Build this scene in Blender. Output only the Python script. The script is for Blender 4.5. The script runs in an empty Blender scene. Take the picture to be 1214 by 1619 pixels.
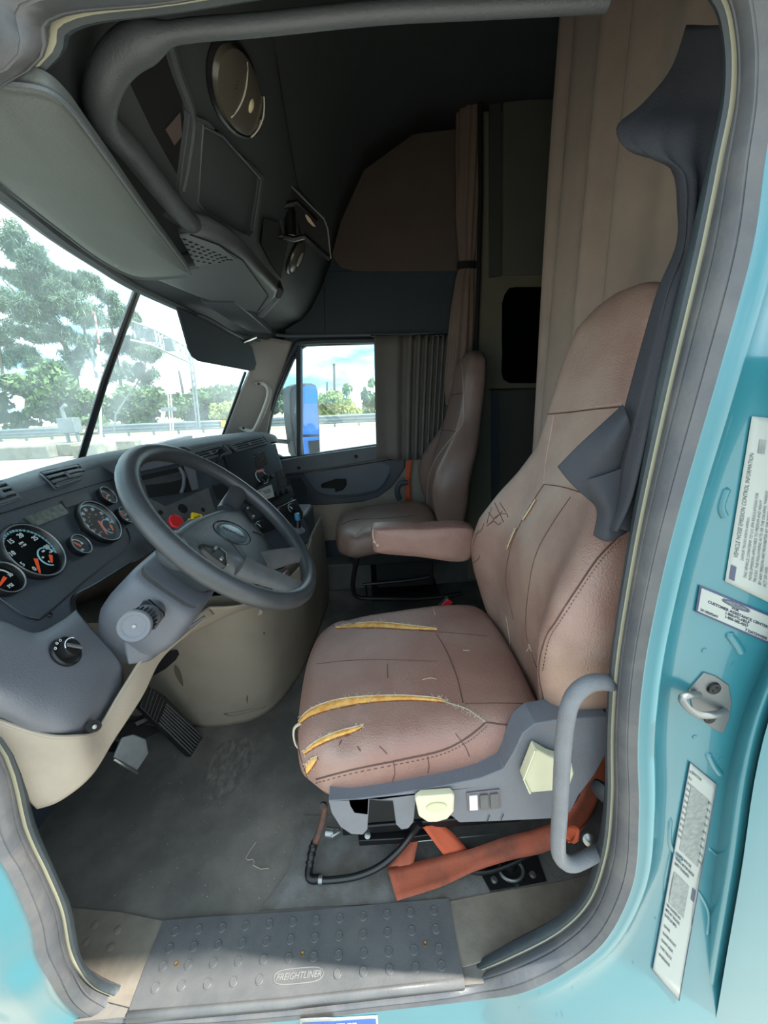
import bpy, bmesh, math, random
import numpy as np
from math import sin, cos, pi, radians, tan
from mathutils import Vector, Matrix
from mathutils.bvhtree import BVHTree
from mathutils.geometry import tessellate_polygon

V = Vector
sc = bpy.context.scene
COL = sc.collection
random.seed(4)

# ------------------------------------------------------------------ camera
FPX = 607.0
PITCH, YAW, ROLL = radians(17.3), radians(2.0), radians(2.4)
CAM = V((0, 0, 1.2))
_f0 = V((sin(YAW), cos(YAW), 0)); _r0 = V((cos(YAW), -sin(YAW), 0)); _z = V((0, 0, 1))
_f = _f0*cos(PITCH) - _z*sin(PITCH); _u = _z*cos(PITCH) + _f0*sin(PITCH)
CR = _r0*cos(ROLL) - _u*sin(ROLL); CU = _u*cos(ROLL) + _r0*sin(ROLL); CF = _f
cam = bpy.data.cameras.new('camera'); camo = bpy.data.objects.new('camera', cam); COL.objects.link(camo)
camo.matrix_world = Matrix(((CR.x, CU.x, -CF.x, CAM.x), (CR.y, CU.y, -CF.y, CAM.y), (CR.z, CU.z, -CF.z, CAM.z), (0, 0, 0, 1)))
cam.sensor_fit = 'HORIZONTAL'; cam.sensor_width = 36; cam.lens = 36*FPX/1214; cam.clip_start = .02; cam.clip_end = 500
sc.camera = camo
# ------------------------------------------------------------------ world, sun, exposure
sc.view_settings.view_transform = 'Standard'; sc.view_settings.look = 'None'
sc.view_settings.gamma = 1; sc.view_settings.use_curve_mapping = False
sc.view_settings.exposure = 1.7
SUN_DIR = V((.56, -.075, .80)).normalized()
w = bpy.data.worlds.new('sky'); sc.world = w; w.use_nodes = True
nt = w.node_tree; nt.nodes.clear()
wo = nt.nodes.new('ShaderNodeOutputWorld'); bg = nt.nodes.new('ShaderNodeBackground')
tc = nt.nodes.new('ShaderNodeTexCoord'); mp = nt.nodes.new('ShaderNodeMapping'); mp.inputs['Scale'].default_value = (1, 1, 3.2)
nz = nt.nodes.new('ShaderNodeTexNoise'); nz.inputs['Scale'].default_value = 2.3; nz.inputs['Detail'].default_value = 6; nz.inputs['Roughness'].default_value = .55
cr = nt.nodes.new('ShaderNodeValToRGB')
cr.color_ramp.elements[0].position = .40; cr.color_ramp.elements[0].color = (.20, .52, .72, 1)
cr.color_ramp.elements[1].position = .56; cr.color_ramp.elements[1].color = (.92, .97, 1, 1)
nt.links.new(tc.outputs['Generated'], mp.inputs[0]); nt.links.new(mp.outputs[0], nz.inputs[0]); nt.links.new(nz.outputs[0], cr.inputs[0])
nt.links.new(cr.outputs[0], bg.inputs[0]); nt.links.new(bg.outputs[0], wo.inputs[0]); bg.inputs[1].default_value = 1.0
sl = bpy.data.lights.new('sun', 'SUN'); sl.energy = 4.2; sl.angle = radians(1.2); sl.color = (1, .95, .86)
so = bpy.data.objects.new('sun', sl); COL.objects.link(so); so.rotation_euler = SUN_DIR.to_track_quat('Z', 'Y').to_euler()

# ------------------------------------------------------------------ picture ray helpers (measuring the place)
def ray(px, py): return CF + CR*((px-607)/FPX) + CU*((809.5-py)/FPX)
def PY(px, py, y): d = ray(px, py); return CAM + d*((y-CAM.y)/d.y)
def PZ(px, py, z): d = ray(px, py); return CAM + d*((z-CAM.z)/d.z)
def PX(px, py, x): d = ray(px, py); return CAM + d*((x-CAM.x)/d.x)
def PP(px, py, p0, n, off=0):
    d = ray(px, py); return CAM + d*(((p0+n*off-CAM).dot(n))/d.dot(n))
def bvh(*objs):
    vs, fs = [], []
    dg = bpy.context.evaluated_depsgraph_get()
    for o in objs:
        e = o.evaluated_get(dg); m = e.to_mesh(); b = len(vs); mw = o.matrix_world
        vs += [mw @ v.co for v in m.vertices]; fs += [[b+i for i in p.vertices] for p in m.polygons]; e.to_mesh_clear()
    return BVHTree.FromPolygons(vs, fs)
def hit(t, px, py, off=.002, fallback=None):
    d = ray(px, py).normalized(); p, n, i, dist = t.ray_cast(CAM, d)
    if p is None: return fallback
    if n.dot(d) > 0: n = -n
    return p + n*off
def hits(t, pts, off=.002):
    r = [hit(t, a, b, off) for a, b in pts]; return [p for p in r if p is not None]

# ------------------------------------------------------------------ materials
def lin(c):
    c = c/255; return c/12.92 if c <= .04045 else ((c+.055)/1.055)**2.4
MATS = {}
def mat(name, rgb, rough=.5, metal=0, var=.0, vscale=6, bump=0, bscale=80, rgb2=None, spec=.5, coat=0, kind='noise', detail=4, lo=.35, hi=.65, stretch=None):
    if name in MATS: return MATS[name]
    m = bpy.data.materials.new(name); m.use_nodes = True; MATS[name] = m
    nt = m.node_tree; b = nt.nodes['Principled BSDF']
    c = tuple(lin(x) for x in rgb); b.inputs['Base Color'].default_value = (*c, 1)
    b.inputs['Roughness'].default_value = rough; b.inputs['Metallic'].default_value = metal
    b.inputs['Specular IOR Level'].default_value = spec; b.inputs['Coat Weight'].default_value = coat
    tc = nt.nodes.new('ShaderNodeTexCoord'); src = tc.outputs['Object']
    if stretch:
        mp = nt.nodes.new('ShaderNodeMapping'); mp.inputs['Scale'].default_value = stretch; nt.links.new(src, mp.inputs[0]); src = mp.outputs[0]
    if var or rgb2:
        n = nt.nodes.new('ShaderNodeTexNoise'); n.inputs['Scale'].default_value = vscale; n.inputs['Detail'].default_value = detail; n.inputs['Roughness'].default_value = .6
        r = nt.nodes.new('ShaderNodeValToRGB'); r.color_ramp.elements[0].position = lo; r.color_ramp.elements[1].position = hi
        c2 = tuple(lin(x) for x in rgb2) if rgb2 else tuple(min(1, x*(1+var)) for x in c)
        c1 = c if rgb2 else tuple(x*(1-var) for x in c)
        r.color_ramp.elements[0].color = (*c1, 1); r.color_ramp.elements[1].color = (*c2, 1)
        nt.links.new(src, n.inputs[0]); nt.links.new(n.outputs[0], r.inputs[0]); nt.links.new(r.outputs[0], b.inputs['Base Color'])
    if bump:
        if kind == 'voronoi':
            t = nt.nodes.new('ShaderNodeTexVoronoi'); t.inputs['Scale'].default_value = bscale; o = t.outputs['Distance']
        else:
            t = nt.nodes.new('ShaderNodeTexNoise'); t.inputs['Scale'].default_value = bscale; t.inputs['Detail'].default_value = 3; o = t.outputs[0]
        nt.links.new(tc.outputs['Object'], t.inputs[0])
        bp = nt.nodes.new('ShaderNodeBump'); bp.inputs['Strength'].default_value = bump; bp.inputs['Distance'].default_value = .002
        nt.links.new(o, bp.inputs['Height']); nt.links.new(bp.outputs[0], b.inputs['Normal'])
    return m
def glass(name, tint, haze, rough=.0, spec=.06):
    m = bpy.data.materials.new(name); m.use_nodes = True; nt = m.node_tree; nt.nodes.clear()
    o = nt.nodes.new('ShaderNodeOutputMaterial'); t = nt.nodes.new('ShaderNodeBsdfTransparent'); t.inputs[0].default_value = (*tint, 1)
    g = nt.nodes.new('ShaderNodeBsdfGlossy'); g.inputs['Roughness'].default_value = rough
    mx = nt.nodes.new('ShaderNodeMixShader'); mx.inputs[0].default_value = spec
    nt.links.new(t.outputs[0], mx.inputs[1]); nt.links.new(g.outputs[0], mx.inputs[2]); last = mx
    if haze:
        d = nt.nodes.new('ShaderNodeBsdfDiffuse'); d.inputs[0].default_value = (.8, .85, .85, 1)
        tl = nt.nodes.new('ShaderNodeBsdfTranslucent'); tl.inputs[0].default_value = (.8, .86, .85, 1)
        a = nt.nodes.new('ShaderNodeAddShader'); nt.links.new(d.outputs[0], a.inputs[0]); nt.links.new(tl.outputs[0], a.inputs[1])
        tcn = nt.nodes.new('ShaderNodeTexCoord'); nz = nt.nodes.new('ShaderNodeTexNoise'); nz.inputs['Scale'].default_value = 5; nz.inputs['Detail'].default_value = 5
        mr = nt.nodes.new('ShaderNodeMapRange'); mr.inputs[1].default_value = .3; mr.inputs[2].default_value = .75; mr.inputs[3].default_value = haze*.5; mr.inputs[4].default_value = haze*1.6
        nt.links.new(tcn.outputs['Object'], nz.inputs[0]); nt.links.new(nz.outputs[0], mr.inputs[0])
        m2 = nt.nodes.new('ShaderNodeMixShader'); nt.links.new(mr.outputs[0], m2.inputs[0]); nt.links.new(mx.outputs[0], m2.inputs[1]); nt.links.new(tl.outputs[0], m2.inputs[2]); last = m2
    nt.links.new(last.outputs[0], o.inputs[0]); MATS[name] = m; return m

LEATHER = mat('leather_brown', (132, 98, 88), .42, rgb2=(150, 122, 110), vscale=5, detail=6, lo=.40, hi=.75, bump=.35, bscale=330, kind='voronoi')
LEATHER_P = mat('leather_passenger', (126, 102, 93), .36, var=.08, vscale=6, bump=.3, bscale=300, kind='voronoi')
LEATHER_T = mat('leather_headrest_worn', (148, 122, 106), .5, var=.08, vscale=9, bump=.3, bscale=330, kind='voronoi')
LEATHER_G = mat('leather_grained', (136, 112, 102), .5, var=.08, vscale=20, bump=.7, bscale=240, kind='voronoi')
SEAM = mat('seam_dark', (82, 54, 46), .7)
SEAM_L = mat('seam_pale', (176, 150, 138), .7)
FOAM = mat('foam_orange', (205, 140, 62), .95, rgb2=(226, 178, 104), vscale=60, bump=.6, bscale=200)
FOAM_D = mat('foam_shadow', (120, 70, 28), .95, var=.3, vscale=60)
FRAY = mat('fray_cream', (182, 168, 146), .95)
DGREY = mat('plastic_grey', (92, 95, 102), .48, var=.05, vscale=12, bump=.35, bscale=420)
DGREY2 = mat('plastic_grey_dusty', (84, 84, 84), .62, var=.12, vscale=30, bump=.4, bscale=300)
DDARK = mat('plastic_dark', (54, 60, 68), .5, var=.05, vscale=9, bump=.3, bscale=420)
DTOP = mat('dash_top', (90, 97, 102), .6, var=.06, vscale=14, bump=.5, bscale=350)
BLACK = mat('black_plastic', (22, 23, 25), .35)
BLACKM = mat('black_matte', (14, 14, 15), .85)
BLACKMET = mat('black_metal', (24, 24, 26), .4, metal=.3)
RIMM = mat('wheel_rim', (54, 57, 60), .34, var=.12, vscale=16, bump=.25, bscale=500)
HUBM = mat('wheel_hub', (66, 72, 76), .38, var=.05, vscale=12, bump=.3, bscale=450)
TAN = mat('tan_plastic', (148, 137, 123), .6, var=.06, vscale=14, bump=.25, bscale=260)
TAN_D = mat('tan_cover', (138, 128, 114), .62, rgb2=(118, 108, 95), vscale=5, detail=8, lo=.45, hi=.8, bump=.2, bscale=200)
SCUFF = mat('dark_scuff', (92, 78, 66), .8)
FLOORM = mat('floor_rubber', (88, 85, 81), .62, rgb2=(130, 124, 116), vscale=4.5, detail=10, lo=.42, hi=.78, bump=.35, bscale=90)
FLOORG = mat('floor_carpet_grey', (112, 111, 110), .9, rgb2=(88, 84, 78), vscale=14, detail=8, bump=.5, bscale=200)
SILLM = mat('sill_tan', (124, 116, 104), .7, rgb2=(104, 97, 88), vscale=14, detail=8, bump=.2, bscale=150)
SCUFFL = mat('pale_scuff', (150, 140, 128), .8)
MATM = mat('step_rubber', (74, 76, 78), .5, rgb2=(92, 92, 92), vscale=9, detail=9, bump=.2, bscale=200)
SEALM = mat('seal_rubber', (72, 75, 80), .5, rgb2=(94, 93, 92), vscale=14, detail=7, lo=.4, hi=.75, bump=.3, bscale=120)
SEALD = mat('seal_rubber_dark', (48, 56, 60), .5, var=.15, vscale=20, bump=.3, bscale=120)
SEALL = mat('seal_pale_line', (150, 148, 126), .6)
PAINT = mat('turquoise_paint', (46, 110, 121), .3, var=.05, vscale=3, coat=.4, bump=.04, bscale=12)
PAINT_S = mat('paint_scratch', (70, 120, 130), .6)
LINER = mat('headliner_dark', (60, 65, 67), .7, var=.05, vscale=10, bump=.3, bscale=300)
LINER_G = mat('console_grey', (74, 78, 81), .5, var=.05, vscale=10, bump=.35, bscale=400)
VISOR = mat('visor_vinyl', (96, 102, 100), .55, var=.07, vscale=4, bump=.3, bscale=300)
BROWNF = mat('brown_liner', (92, 79, 70), .85, var=.06, vscale=6, bump=.3, bscale=200)
TEALF = mat('teal_dark_liner', (48, 58, 66), .7, var=.05, vscale=6, bump=.3, bscale=300)
CURT = mat('curtain_tan', (160, 142, 130), .8, var=.08, vscale=6, bump=.4, bscale=260)
CURTG = mat('curtain_grey', (104, 98, 92), .75, var=.06, vscale=6, bump=.4, bscale=260)
CLOTH = mat('black_cloth', (40, 42, 48), .85, var=.1, vscale=9, bump=.4, bscale=300)
OLIVE = mat('cabinet_olive', (108, 104, 88), .7, var=.05, vscale=8)
OLIVE_D = mat('cabinet_dark', (66, 68, 62), .7, var=.05, vscale=8)
CREAM = mat('cream_plastic', (190, 186, 158), .4, var=.03, vscale=20)
CHROME = mat('chrome', (200, 200, 200), .22, metal=1)
STEEL = mat('dull_steel', (140, 142, 140), .38, metal=.85, var=.08, vscale=40)
RUST = mat('rusty_metal', (120, 72, 52), .7, metal=.3, rgb2=(70, 66, 64), vscale=60)
ORANGE = mat('belt_orange', (158, 80, 56), .8, rgb2=(100, 62, 50), vscale=14, detail=7, lo=.45, hi=.72, bump=.4, bscale=500)
ORANGE2 = mat('belt_orange_clean', (186, 82, 50), .75, bump=.4, bscale=500)
REDK = mat('knob_red', (210, 42, 48), .4)
YELK = mat('knob_yellow', (234, 200, 30), .4)
NEEDLE = mat('needle_orange', (250, 86, 36), .5)
DIAL = mat('dial_black', (13, 15, 17), .95, spec=.1)
WHITEP = mat('print_white', (222, 228, 230), .5)
CYANP = mat('print_cyan', (150, 200, 215), .5)
LCD = mat('lcd_display', (92, 102, 92), .3, rgb2=(54, 62, 56), vscale=90, detail=2)
PAPER = mat('sticker_white', (152, 157, 152), .45, var=.02, vscale=20)
PAPERG = mat('sticker_grey_block', (128, 134, 131), .5, rgb2=(106, 112, 110), vscale=120)
INK = mat('ink_dark', (66, 72, 92), .6)
INKG = mat('ink_grey', (84, 88, 90), .6)
INKR = mat('ink_red', (204, 96, 96), .6)
NOTB = mat('notice_blue', (24, 82, 190), .4)
LENS = mat('lamp_lens', (86, 82, 72), .25)
LENS2 = mat('lamp_lens_clear', (196, 200, 196), .08, metal=.4)
BLUEK = mat('knob_blue', (60, 130, 170), .3)
GLASSW = glass('windshield_glass', (.84, .96, .94), .26)
GLASSP = glass('door_glass', (.90, .97, .97), .03)
DIALGL = glass('dial_glass', (.97, .98, .98), 0, spec=.010)
MIRR = mat('mirror_silver', (235, 240, 240), .02, metal=1)

# ------------------------------------------------------------------ mesh helpers
class MB:
    def __init__(s): s.v = []; s.f = []
    def add(s, vs, fs):
        b = len(s.v); s.v += [tuple(x) for x in vs]; s.f += [tuple(b+i for i in f) for f in fs]; return s
    def box(s, c, sz, M=None):
        c = V(c); M = M or Matrix.Identity(3)
        vs = [c + M @ V((x*sz[0]/2, y*sz[1]/2, z*sz[2]/2)) for x in (-1, 1) for y in (-1, 1) for z in (-1, 1)]
        return s.add(vs, [(0, 1, 3, 2), (4, 6, 7, 5), (0, 4, 5, 1), (2, 3, 7, 6), (0, 2, 6, 4), (1, 5, 7, 3)])
    def prism(s, pts, vec):
        pts = [V(p) for p in pts]; vec = V(vec); n = len(pts)
        tri = tessellate_polygon([pts]); vs = pts + [p+vec for p in pts]
        fs = [tuple(t) for t in tri] + [tuple(n+i for i in t[::-1]) for t in tri] + [(i, (i+1) % n, n+(i+1) % n, n+i) for i in range(n)]
        return s.add(vs, fs)
    def plate(s, outer, holes, vec):
        loops = [[V(p) for p in outer]] + [[V(p) for p in h] for h in holes]; vec = V(vec)
        allp = [p for l in loops for p in l]; n = len(allp); tri = tessellate_polygon(loops)
        fs = [tuple(t) for t in tri] + [tuple(n+i for i in t[::-1]) for t in tri]; b = 0
        for l in loops:
            k = len(l); fs += [(b+i, b+(i+1) % k, n+b+(i+1) % k, n+b+i) for i in range(k)]; b += k
        return s.add(allp+[p+vec for p in allp], fs)
    def tube(s, pts, r, n=10, cap=True, closed=False, flat=1):
        pts = [V(p) for p in pts]; m = len(pts); rr = r if hasattr(r, '__len__') else [r]*m
        vs = []; up = V((0, 0, 1)); prev = None
        for i, p in enumerate(pts):
            a = pts[(i-1) % m] if (closed or i > 0) else p; c = pts[(i+1) % m] if (closed or i < m-1) else p
            t = (c-a)
            if t.length < 1e-9: t = V((1, 0, 0))
            t.normalize()
            if prev is None:
                x = t.cross(up); x = t.cross(V((0, 1, 0))) if x.length < .1 else x
            else: x = prev - t*prev.dot(t)
            x.normalize(); prev = x.copy(); y = t.cross(x)
            for k in range(n):
                q = 2*pi*k/n; vs.append(p + x*cos(q)*rr[i] + y*sin(q)*rr[i]*flat)
        fs = []; L = m if closed else m-1
        for i in range(L):
            for k in range(n):
                a = i*n+k; b = i*n+(k+1) % n; c = ((i+1) % m)*n+(k+1) % n; d = ((i+1) % m)*n+k; fs.append((a, b, c, d))
        if cap and not closed: fs += [tuple(range(n))[::-1], tuple(range((m-1)*n, m*n))]
        return s.add(vs, fs)
    def grid(s, rows, closed=False):
        R = len(rows); C = len(rows[0]); vs = [p for r in rows for p in r]; fs = []
        for i in range(R-1):
            for j in range(C if closed else C-1):
                fs.append((i*C+j, i*C+(j+1) % C, (i+1)*C+(j+1) % C, (i+1)*C+j))
        return s.add(vs, fs)
    def loft(s, rings, capa=True, capb=True):
        n0 = len(s.v); s.grid(rings, closed=True); C = len(rings[0]); R = len(rings)
        if capa: s.f.append(tuple(n0+i for i in range(C))[::-1])
        if capb: s.f.append(tuple(n0+(R-1)*C+i for i in range(C)))
        return s
    def lathe(s, o, n, prof, seg=24, ux=None, sx=1, sy=1):
        o = V(o); n = V(n).normalized(); x = V(ux) if ux else n.orthogonal(); x = (x-n*x.dot(n)).normalized(); y = n.cross(x)
        rings = [[o + n*h + (x*cos(2*pi*k/seg)*sx + y*sin(2*pi*k/seg)*sy)*r for k in range(seg)] for r, h in prof]
        return s.loft(rings)
    def build(s, name, m, parent=None, bevel=0, sub=0, solid=0, seg=2, flat=False, angle=40, kind=None):
        me = bpy.data.meshes.new(name); me.from_pydata(s.v, [], s.f); me.update()
        b = bmesh.new(); b.from_mesh(me)
        if not solid: bmesh.ops.recalc_face_normals(b, faces=b.faces)
        b.to_mesh(me); b.free()
        me.materials.append(m); o = bpy.data.objects.new(name, me); COL.objects.link(o)
        if not flat:
            me.polygons.foreach_set('use_smooth', [True]*len(me.polygons)); me.set_sharp_from_angle(angle=radians(angle))
        if solid:
            k = o.modifiers.new('solid', 'SOLIDIFY'); k.thickness = solid; k.offset = 0
        if bevel:
            k = o.modifiers.new('bevel', 'BEVEL'); k.width = bevel; k.segments = seg; k.limit_method = 'ANGLE'; k.angle_limit = radians(35); k.harden_normals = False
        if sub:
            k = o.modifiers.new('sub', 'SUBSURF'); k.levels = sub; k.render_levels = sub
        if parent: par(o, parent)
        if kind: o['kind'] = kind
        return o
def par(o, p):
    o.parent = p
    o.matrix_parent_inverse = Matrix.Translation(-p.location) if p.type == 'EMPTY' else Matrix.Identity(4)
def thing(name, loc, label, cat, group=None):
    o = bpy.data.objects.new(name, None); COL.objects.link(o); o.location = loc; o.empty_display_size = .05
    o['label'] = label; o['category'] = cat
    if group: o['group'] = group
    return o
def tag(o, label, cat, group=None):
    o['label'] = label; o['category'] = cat
    if group: o['group'] = group
    return o
def copy_tree(o, parent=None):
    c = o.copy(); COL.objects.link(c)
    if parent: c.parent = parent
    for ch in list(o.children): copy_tree(ch, c)
    return c
def cr1(pts, n, closed=False):
    """Catmull-Rom through points -> n samples"""
    P = [V(p) for p in pts]; m = len(P); out = []
    L = m if closed else m-1
    for i in range(n):
        t = i*L/(n if closed else n-1); k = min(int(t), L-1); f = t-k
        if closed: a, b, c, d = P[(k-1) % m], P[k % m], P[(k+1) % m], P[(k+2) % m]
        else: a, b, c, d = P[max(k-1, 0)], P[k], P[k+1], P[min(k+2, m-1)]
        out.append(.5*((2*b)+(c-a)*f+(2*a-5*b+4*c-d)*f*f+(3*b-a-3*c+d)*f**3))
    return out
def patch(ctrl, nu=20, nv=20):
    rows = [cr1(r, nu) for r in ctrl]; cols = [cr1([r[j] for r in rows], nv) for j in range(nu)]
    return [[cols[j][i] for j in range(nu)] for i in range(nv)]
def slab(mb, outline, levels, C=None, zf=None, tf=lambda p: p, n=48):
    ol = cr1([V((a, b, 0)) for a, b in outline], n, True); c = V(C) if C else sum(ol, V())/len(ol)
    rings = []
    for s_, z in levels:
        ring = []
        for p in ol:
            q = c + (p-c)*s_; zz = z + (zf(q.x, q.y, s_) if zf else 0); ring.append(tf(V((q.x, q.y, zz))))
        rings.append(ring)
    return mb.loft(rings)
def frame(c, u, v, n):
    u = V(u); v = V(v); n = V(n); c = V(c)
    return Matrix(((u.x, v.x, n.x, c.x), (u.y, v.y, n.y, c.y), (u.z, v.z, n.z, c.z), (0, 0, 0, 1)))
def text(name, body, size, M, m, parent=None, shear=0, ext=.0004, align='CENTER', sx=1, bold=0, warp=None, space=1):
    cu = bpy.data.curves.new(name, 'FONT'); cu.body = body; cu.size = size; cu.align_x = align; cu.align_y = 'CENTER'; cu.extrude = ext; cu.shear = shear
    cu.offset = bold; cu.resolution_u = 2; cu.space_line = space
    t = bpy.data.objects.new(name, cu); COL.objects.link(t)
    dg = bpy.context.evaluated_depsgraph_get(); me = bpy.data.meshes.new_from_object(t.evaluated_get(dg)); bpy.data.objects.remove(t)
    me.transform(Matrix.Diagonal((sx, 1, 1, 1)))
    if warp:
        for v in me.vertices: v.co = warp(v.co)
    else: me.transform(M)
    me.materials.clear(); me.materials.append(m); o = bpy.data.objects.new(name, me); COL.objects.link(o)
    if parent: par(o, parent)
    return o
def struct(o): o['kind'] = 'structure'; return o
def circ(c, n, r, seg=40, ux=None):
    n = V(n).normalized(); x = V(ux) if ux else n.orthogonal(); x = (x-n*x.dot(n)).normalized(); y = n.cross(x)
    return [V(c)+(x*cos(2*pi*k/seg)+y*sin(2*pi*k/seg))*r for k in range(seg)]
def lerp(a, b, t): return a + (b-a)*t
def interp(x, xs, ys):
    return float(np.interp(x, xs, ys))

# ================================================================== THE CAB (setting)
# ---- door opening: matching stations on the inner and outer edge of the weather seal
YI, YO = .50, .44
def XZ(x, z, y): return V((x, y, z))
st = [((230, 1586), (150, 1622)), ((330, 1586), (300, 1625)), ((480, 1572), (480, 1612)), ((610, 1557), (610, 1598)), ((700, 1545), (710, 1587)), ((748, 1522), (765, 1580)), ((800, 1494), (825, 1570)),
      ((880, 1450), (890, 1540)), ((925, 1400), (955, 1490)), ((945, 1330), (1000, 1400)), ((955, 1250), (1010, 1290)), ((957, 1150), (1008, 1180)),
      ((965, 1040), (1018, 1060)), ((985, 900), (1045, 920)), ((1005, 780), (1078, 790)), ((1040, 600), (1133, 600)), ((1085, 400), (1188, 400)),
      ((1120, 250), (1210, 250)), ((1142, 150), (1225, 150)), ((1143, 60), (1228, 40)), ((1125, 0), (1205, -70)), ((1070, -40), (1120, -150)),
      ((900, -45), (900, -150)), ((607, -35), (607, -130)), ((300, 10), (240, -60)), ((130, 40), (0, -30)), ((65, 110), (-50, 100))]
inner = [PY(a[0], a[1], YI) for a, b in st]; outer = [PY(b[0], b[1], YO) for a, b in st]
for i in range(6): inner[i] = PZ(*st[i][0], -.008); outer[i] = PZ(*st[i][1], -.020)
inner += [XZ(-.55, 1.38, YI), XZ(-.76, 1.06, YI), XZ(-.70, .86, YI)]; outer += [XZ(-.63, 1.42, YO), XZ(-.86, 1.06, YO), XZ(-.80, .82, YO)]
for a, b in [((5, 1160), (-75, 1180)), ((60, 1310), (-18, 1330)), ((90, 1380), (14, 1385)), ((113, 1434), (47, 1461)), ((125, 1498), (57, 1510)), ((138, 1528), (78, 1552)), ((163, 1550), (100, 1586)), ((200, 1562), (128, 1610))]:
    k_ = {163: .3, 200: .8}.get(a[0], 0)
    inner.append(PY(a[0], a[1], YI).lerp(PZ(a[0], a[1], -.008), k_)); outer.append(PY(b[0], b[1], YO).lerp(PZ(b[0], b[1], -.020), k_))
NS = 220
IN = cr1(inner, NS, True); OUT = cr1(outer, NS, True)
def _n(L, i):
    t = L[(i+3) % NS]-L[(i-3) % NS]; n = V((t.z, 0, -t.x)).normalized(); return n
_c = sum(IN, V())/NS; IN_N = [_n(IN, i) for i in range(NS)]
if sum((IN[i]-_c).dot(IN_N[i]) for i in range(NS)) < 0: IN_N = [-n for n in IN_N]
prof = [(0, .004), (.10, -.012), (.20, -.016), (.27, -.006), (.33, .004), (.38, -.012), (.46, -.022), (.50, -.0225), (.52, -.018), (.54, -.0225), (.66, -.027), (.80, -.022), (.82, -.017), (.84, -.019), (.94, -.006), (1.0, .0)]
SN = []
for i in range(NS):
    T_ = lerp(IN[(i+3) % NS], OUT[(i+3) % NS], .5)-lerp(IN[(i-3) % NS], OUT[(i-3) % NS], .5); n = (OUT[i]-IN[i]).cross(T_).normalized()
    SN.append(n if n.dot(_c-IN[i]+V((0, -.6, 0))) > 0 else -n)
SN = [sum([SN[(i+k) % NS] for k in range(-3, 4)], V()).normalized() for i in range(NS)]
def srow(t, dy): return [lerp(a, b, t) - n*dy*.42 for a, b, n in zip(IN, OUT, SN)]
rows = [[IN[i] + IN_N[i]*.06 + V((0, .03, 0)) for i in range(NS)]] + [srow(t, dy) for t, dy in prof]
seal = MB().grid(rows, closed=True).build('trim_1', SEALM); seal['kind'] = 'structure'
ln = MB().grid([srow(t, dy) for t, dy in ((.255, -.008), (.265, -.012), (.29, -.008), (.30, -.002))], closed=True).build('trim_piping', SEALL, seal)
dk = MB().grid([srow(t, dy-.0025) for t, dy in ((.0, .004), (.10, -.012), (.20, -.016), (.27, -.006))], closed=True).build('inner_bulb', SEALD, seal)
# ---- painted body around the opening
nrm = []
for i in range(NS):
    t = OUT[(i+2) % NS]-OUT[(i-2) % NS]; n = V((t.z, 0, -t.x)).normalized(); nrm.append(n)
ctr = sum(OUT, V())/NS
nrm = [sum([nrm[(i+k) % NS] for k in range(-6, 7)], V()).normalized() for i in range(NS)]
if sum((OUT[i]-ctr).dot(nrm[i]) for i in range(NS)) < 0: nrm = [-n for n in nrm]
bp_ = [(0, .0), (.004, .002), (.012, -.001), (.024, -.002), (.034, .008), (.044, .022), (.08, .028), (.12, .028), (.2, .026), (.35, .02), (.7, .0), (1.25, -.02), (2.6, -.05)]
def bfac(n): return max(0, 1-1.4*max(0, abs(n.z)-.15))
rows = [[OUT[i] + nrm[i]*d + V((0, dy*bfac(nrm[i]) - min(d, .3)*.12*(1-bfac(nrm[i])) - .05*max(0, -nrm[i].x)*max(0, min(1, (d-.018)/.03)), 0)) for i in range(NS)] for d, dy in bp_]
body = MB().grid(rows, closed=True).build('wall_near', PAINT, angle=60); struct(body)
# outer panel beyond the seam line on the right
colp = [(-52, .470), (-44, .458), (-30, .440), (-18, .436), (-6, .440), (-3, .452), (0, .455), (3, .440), (8, .432), (60, .420), (700, .40)]
lineX = [(560, 1300), (760, 1330), (900, 1300), (1020, 1268), (1130, 1224), (1240, 1198), (1370, 1180), (1500, 1158), (1619, 1138), (1750, 1112)]
rows = [[PY(x+dx, y, yy) for dx, yy in colp] for y, x in lineX]
op = MB().grid(patch(rows, 44, 30)).build('outer_panel', PAINT, body, angle=60)
MB().tube(cr1([PY(x, y, .450) for y, x in lineX], 30), .0016, 6).build('panel_gap', mat('gap_navy', (36, 60, 110), .6), body)
BODYT = bvh(body); SEALT = bvh(seal)
# embossed ribs and dimples of the body panel
for pts, r in [([(1150, 770), (1140, 800), (1146, 818)], .006), ([(1150, 1000), (1165, 1020), (1172, 1032)], .007), ([(1118, 1190), (1128, 1210), (1140, 1225)], .006), ([(1060, 1290), (1058, 1330), (1068, 1350), (1080, 1360)], .005), ([(1120, 1340), (1150, 1365)], .004), ([(1098, 1400), (1120, 1440), (1118, 1480)], .004)]:
    h = hits(BODYT, pts, -.002); 
    if len(h) > 1: MB().tube(cr1(h, 12), [r*.3]+[r]*10+[r*.3], 10).build('embossed_rib', PAINT, body)
for px, py in [(1160, 1050), (1098, 1165), (1140, 1200), (1205, 1375), (1188, 1450), (1113, 1028)]:
    h = hit(BODYT, px, py, .0); 
    if h: MB().tube([h+V((cos(a)*.0035, -.0008, sin(a)*.0035)) for a in np.linspace(.3, 4.6, 9)], .0005, 5).build('plug_ring', PAINT_S, body)
for px, py, l in [(855, 1450, 5), (880, 1600, 6), (888, 1598, 8), (853, 1566, 4), (905, 1560, 3), (1178, 1490, 5), (820, 1592, 4), (1035, 1450, 4), (1000, 1520, 4)]:
    h = hits(BODYT, [(px, py), (px+l*.4, py+l)], .0004)
    if len(h) > 1: MB().tube(h, .0007, 5).build('paint_chip', PAINT_S, body)

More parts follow.
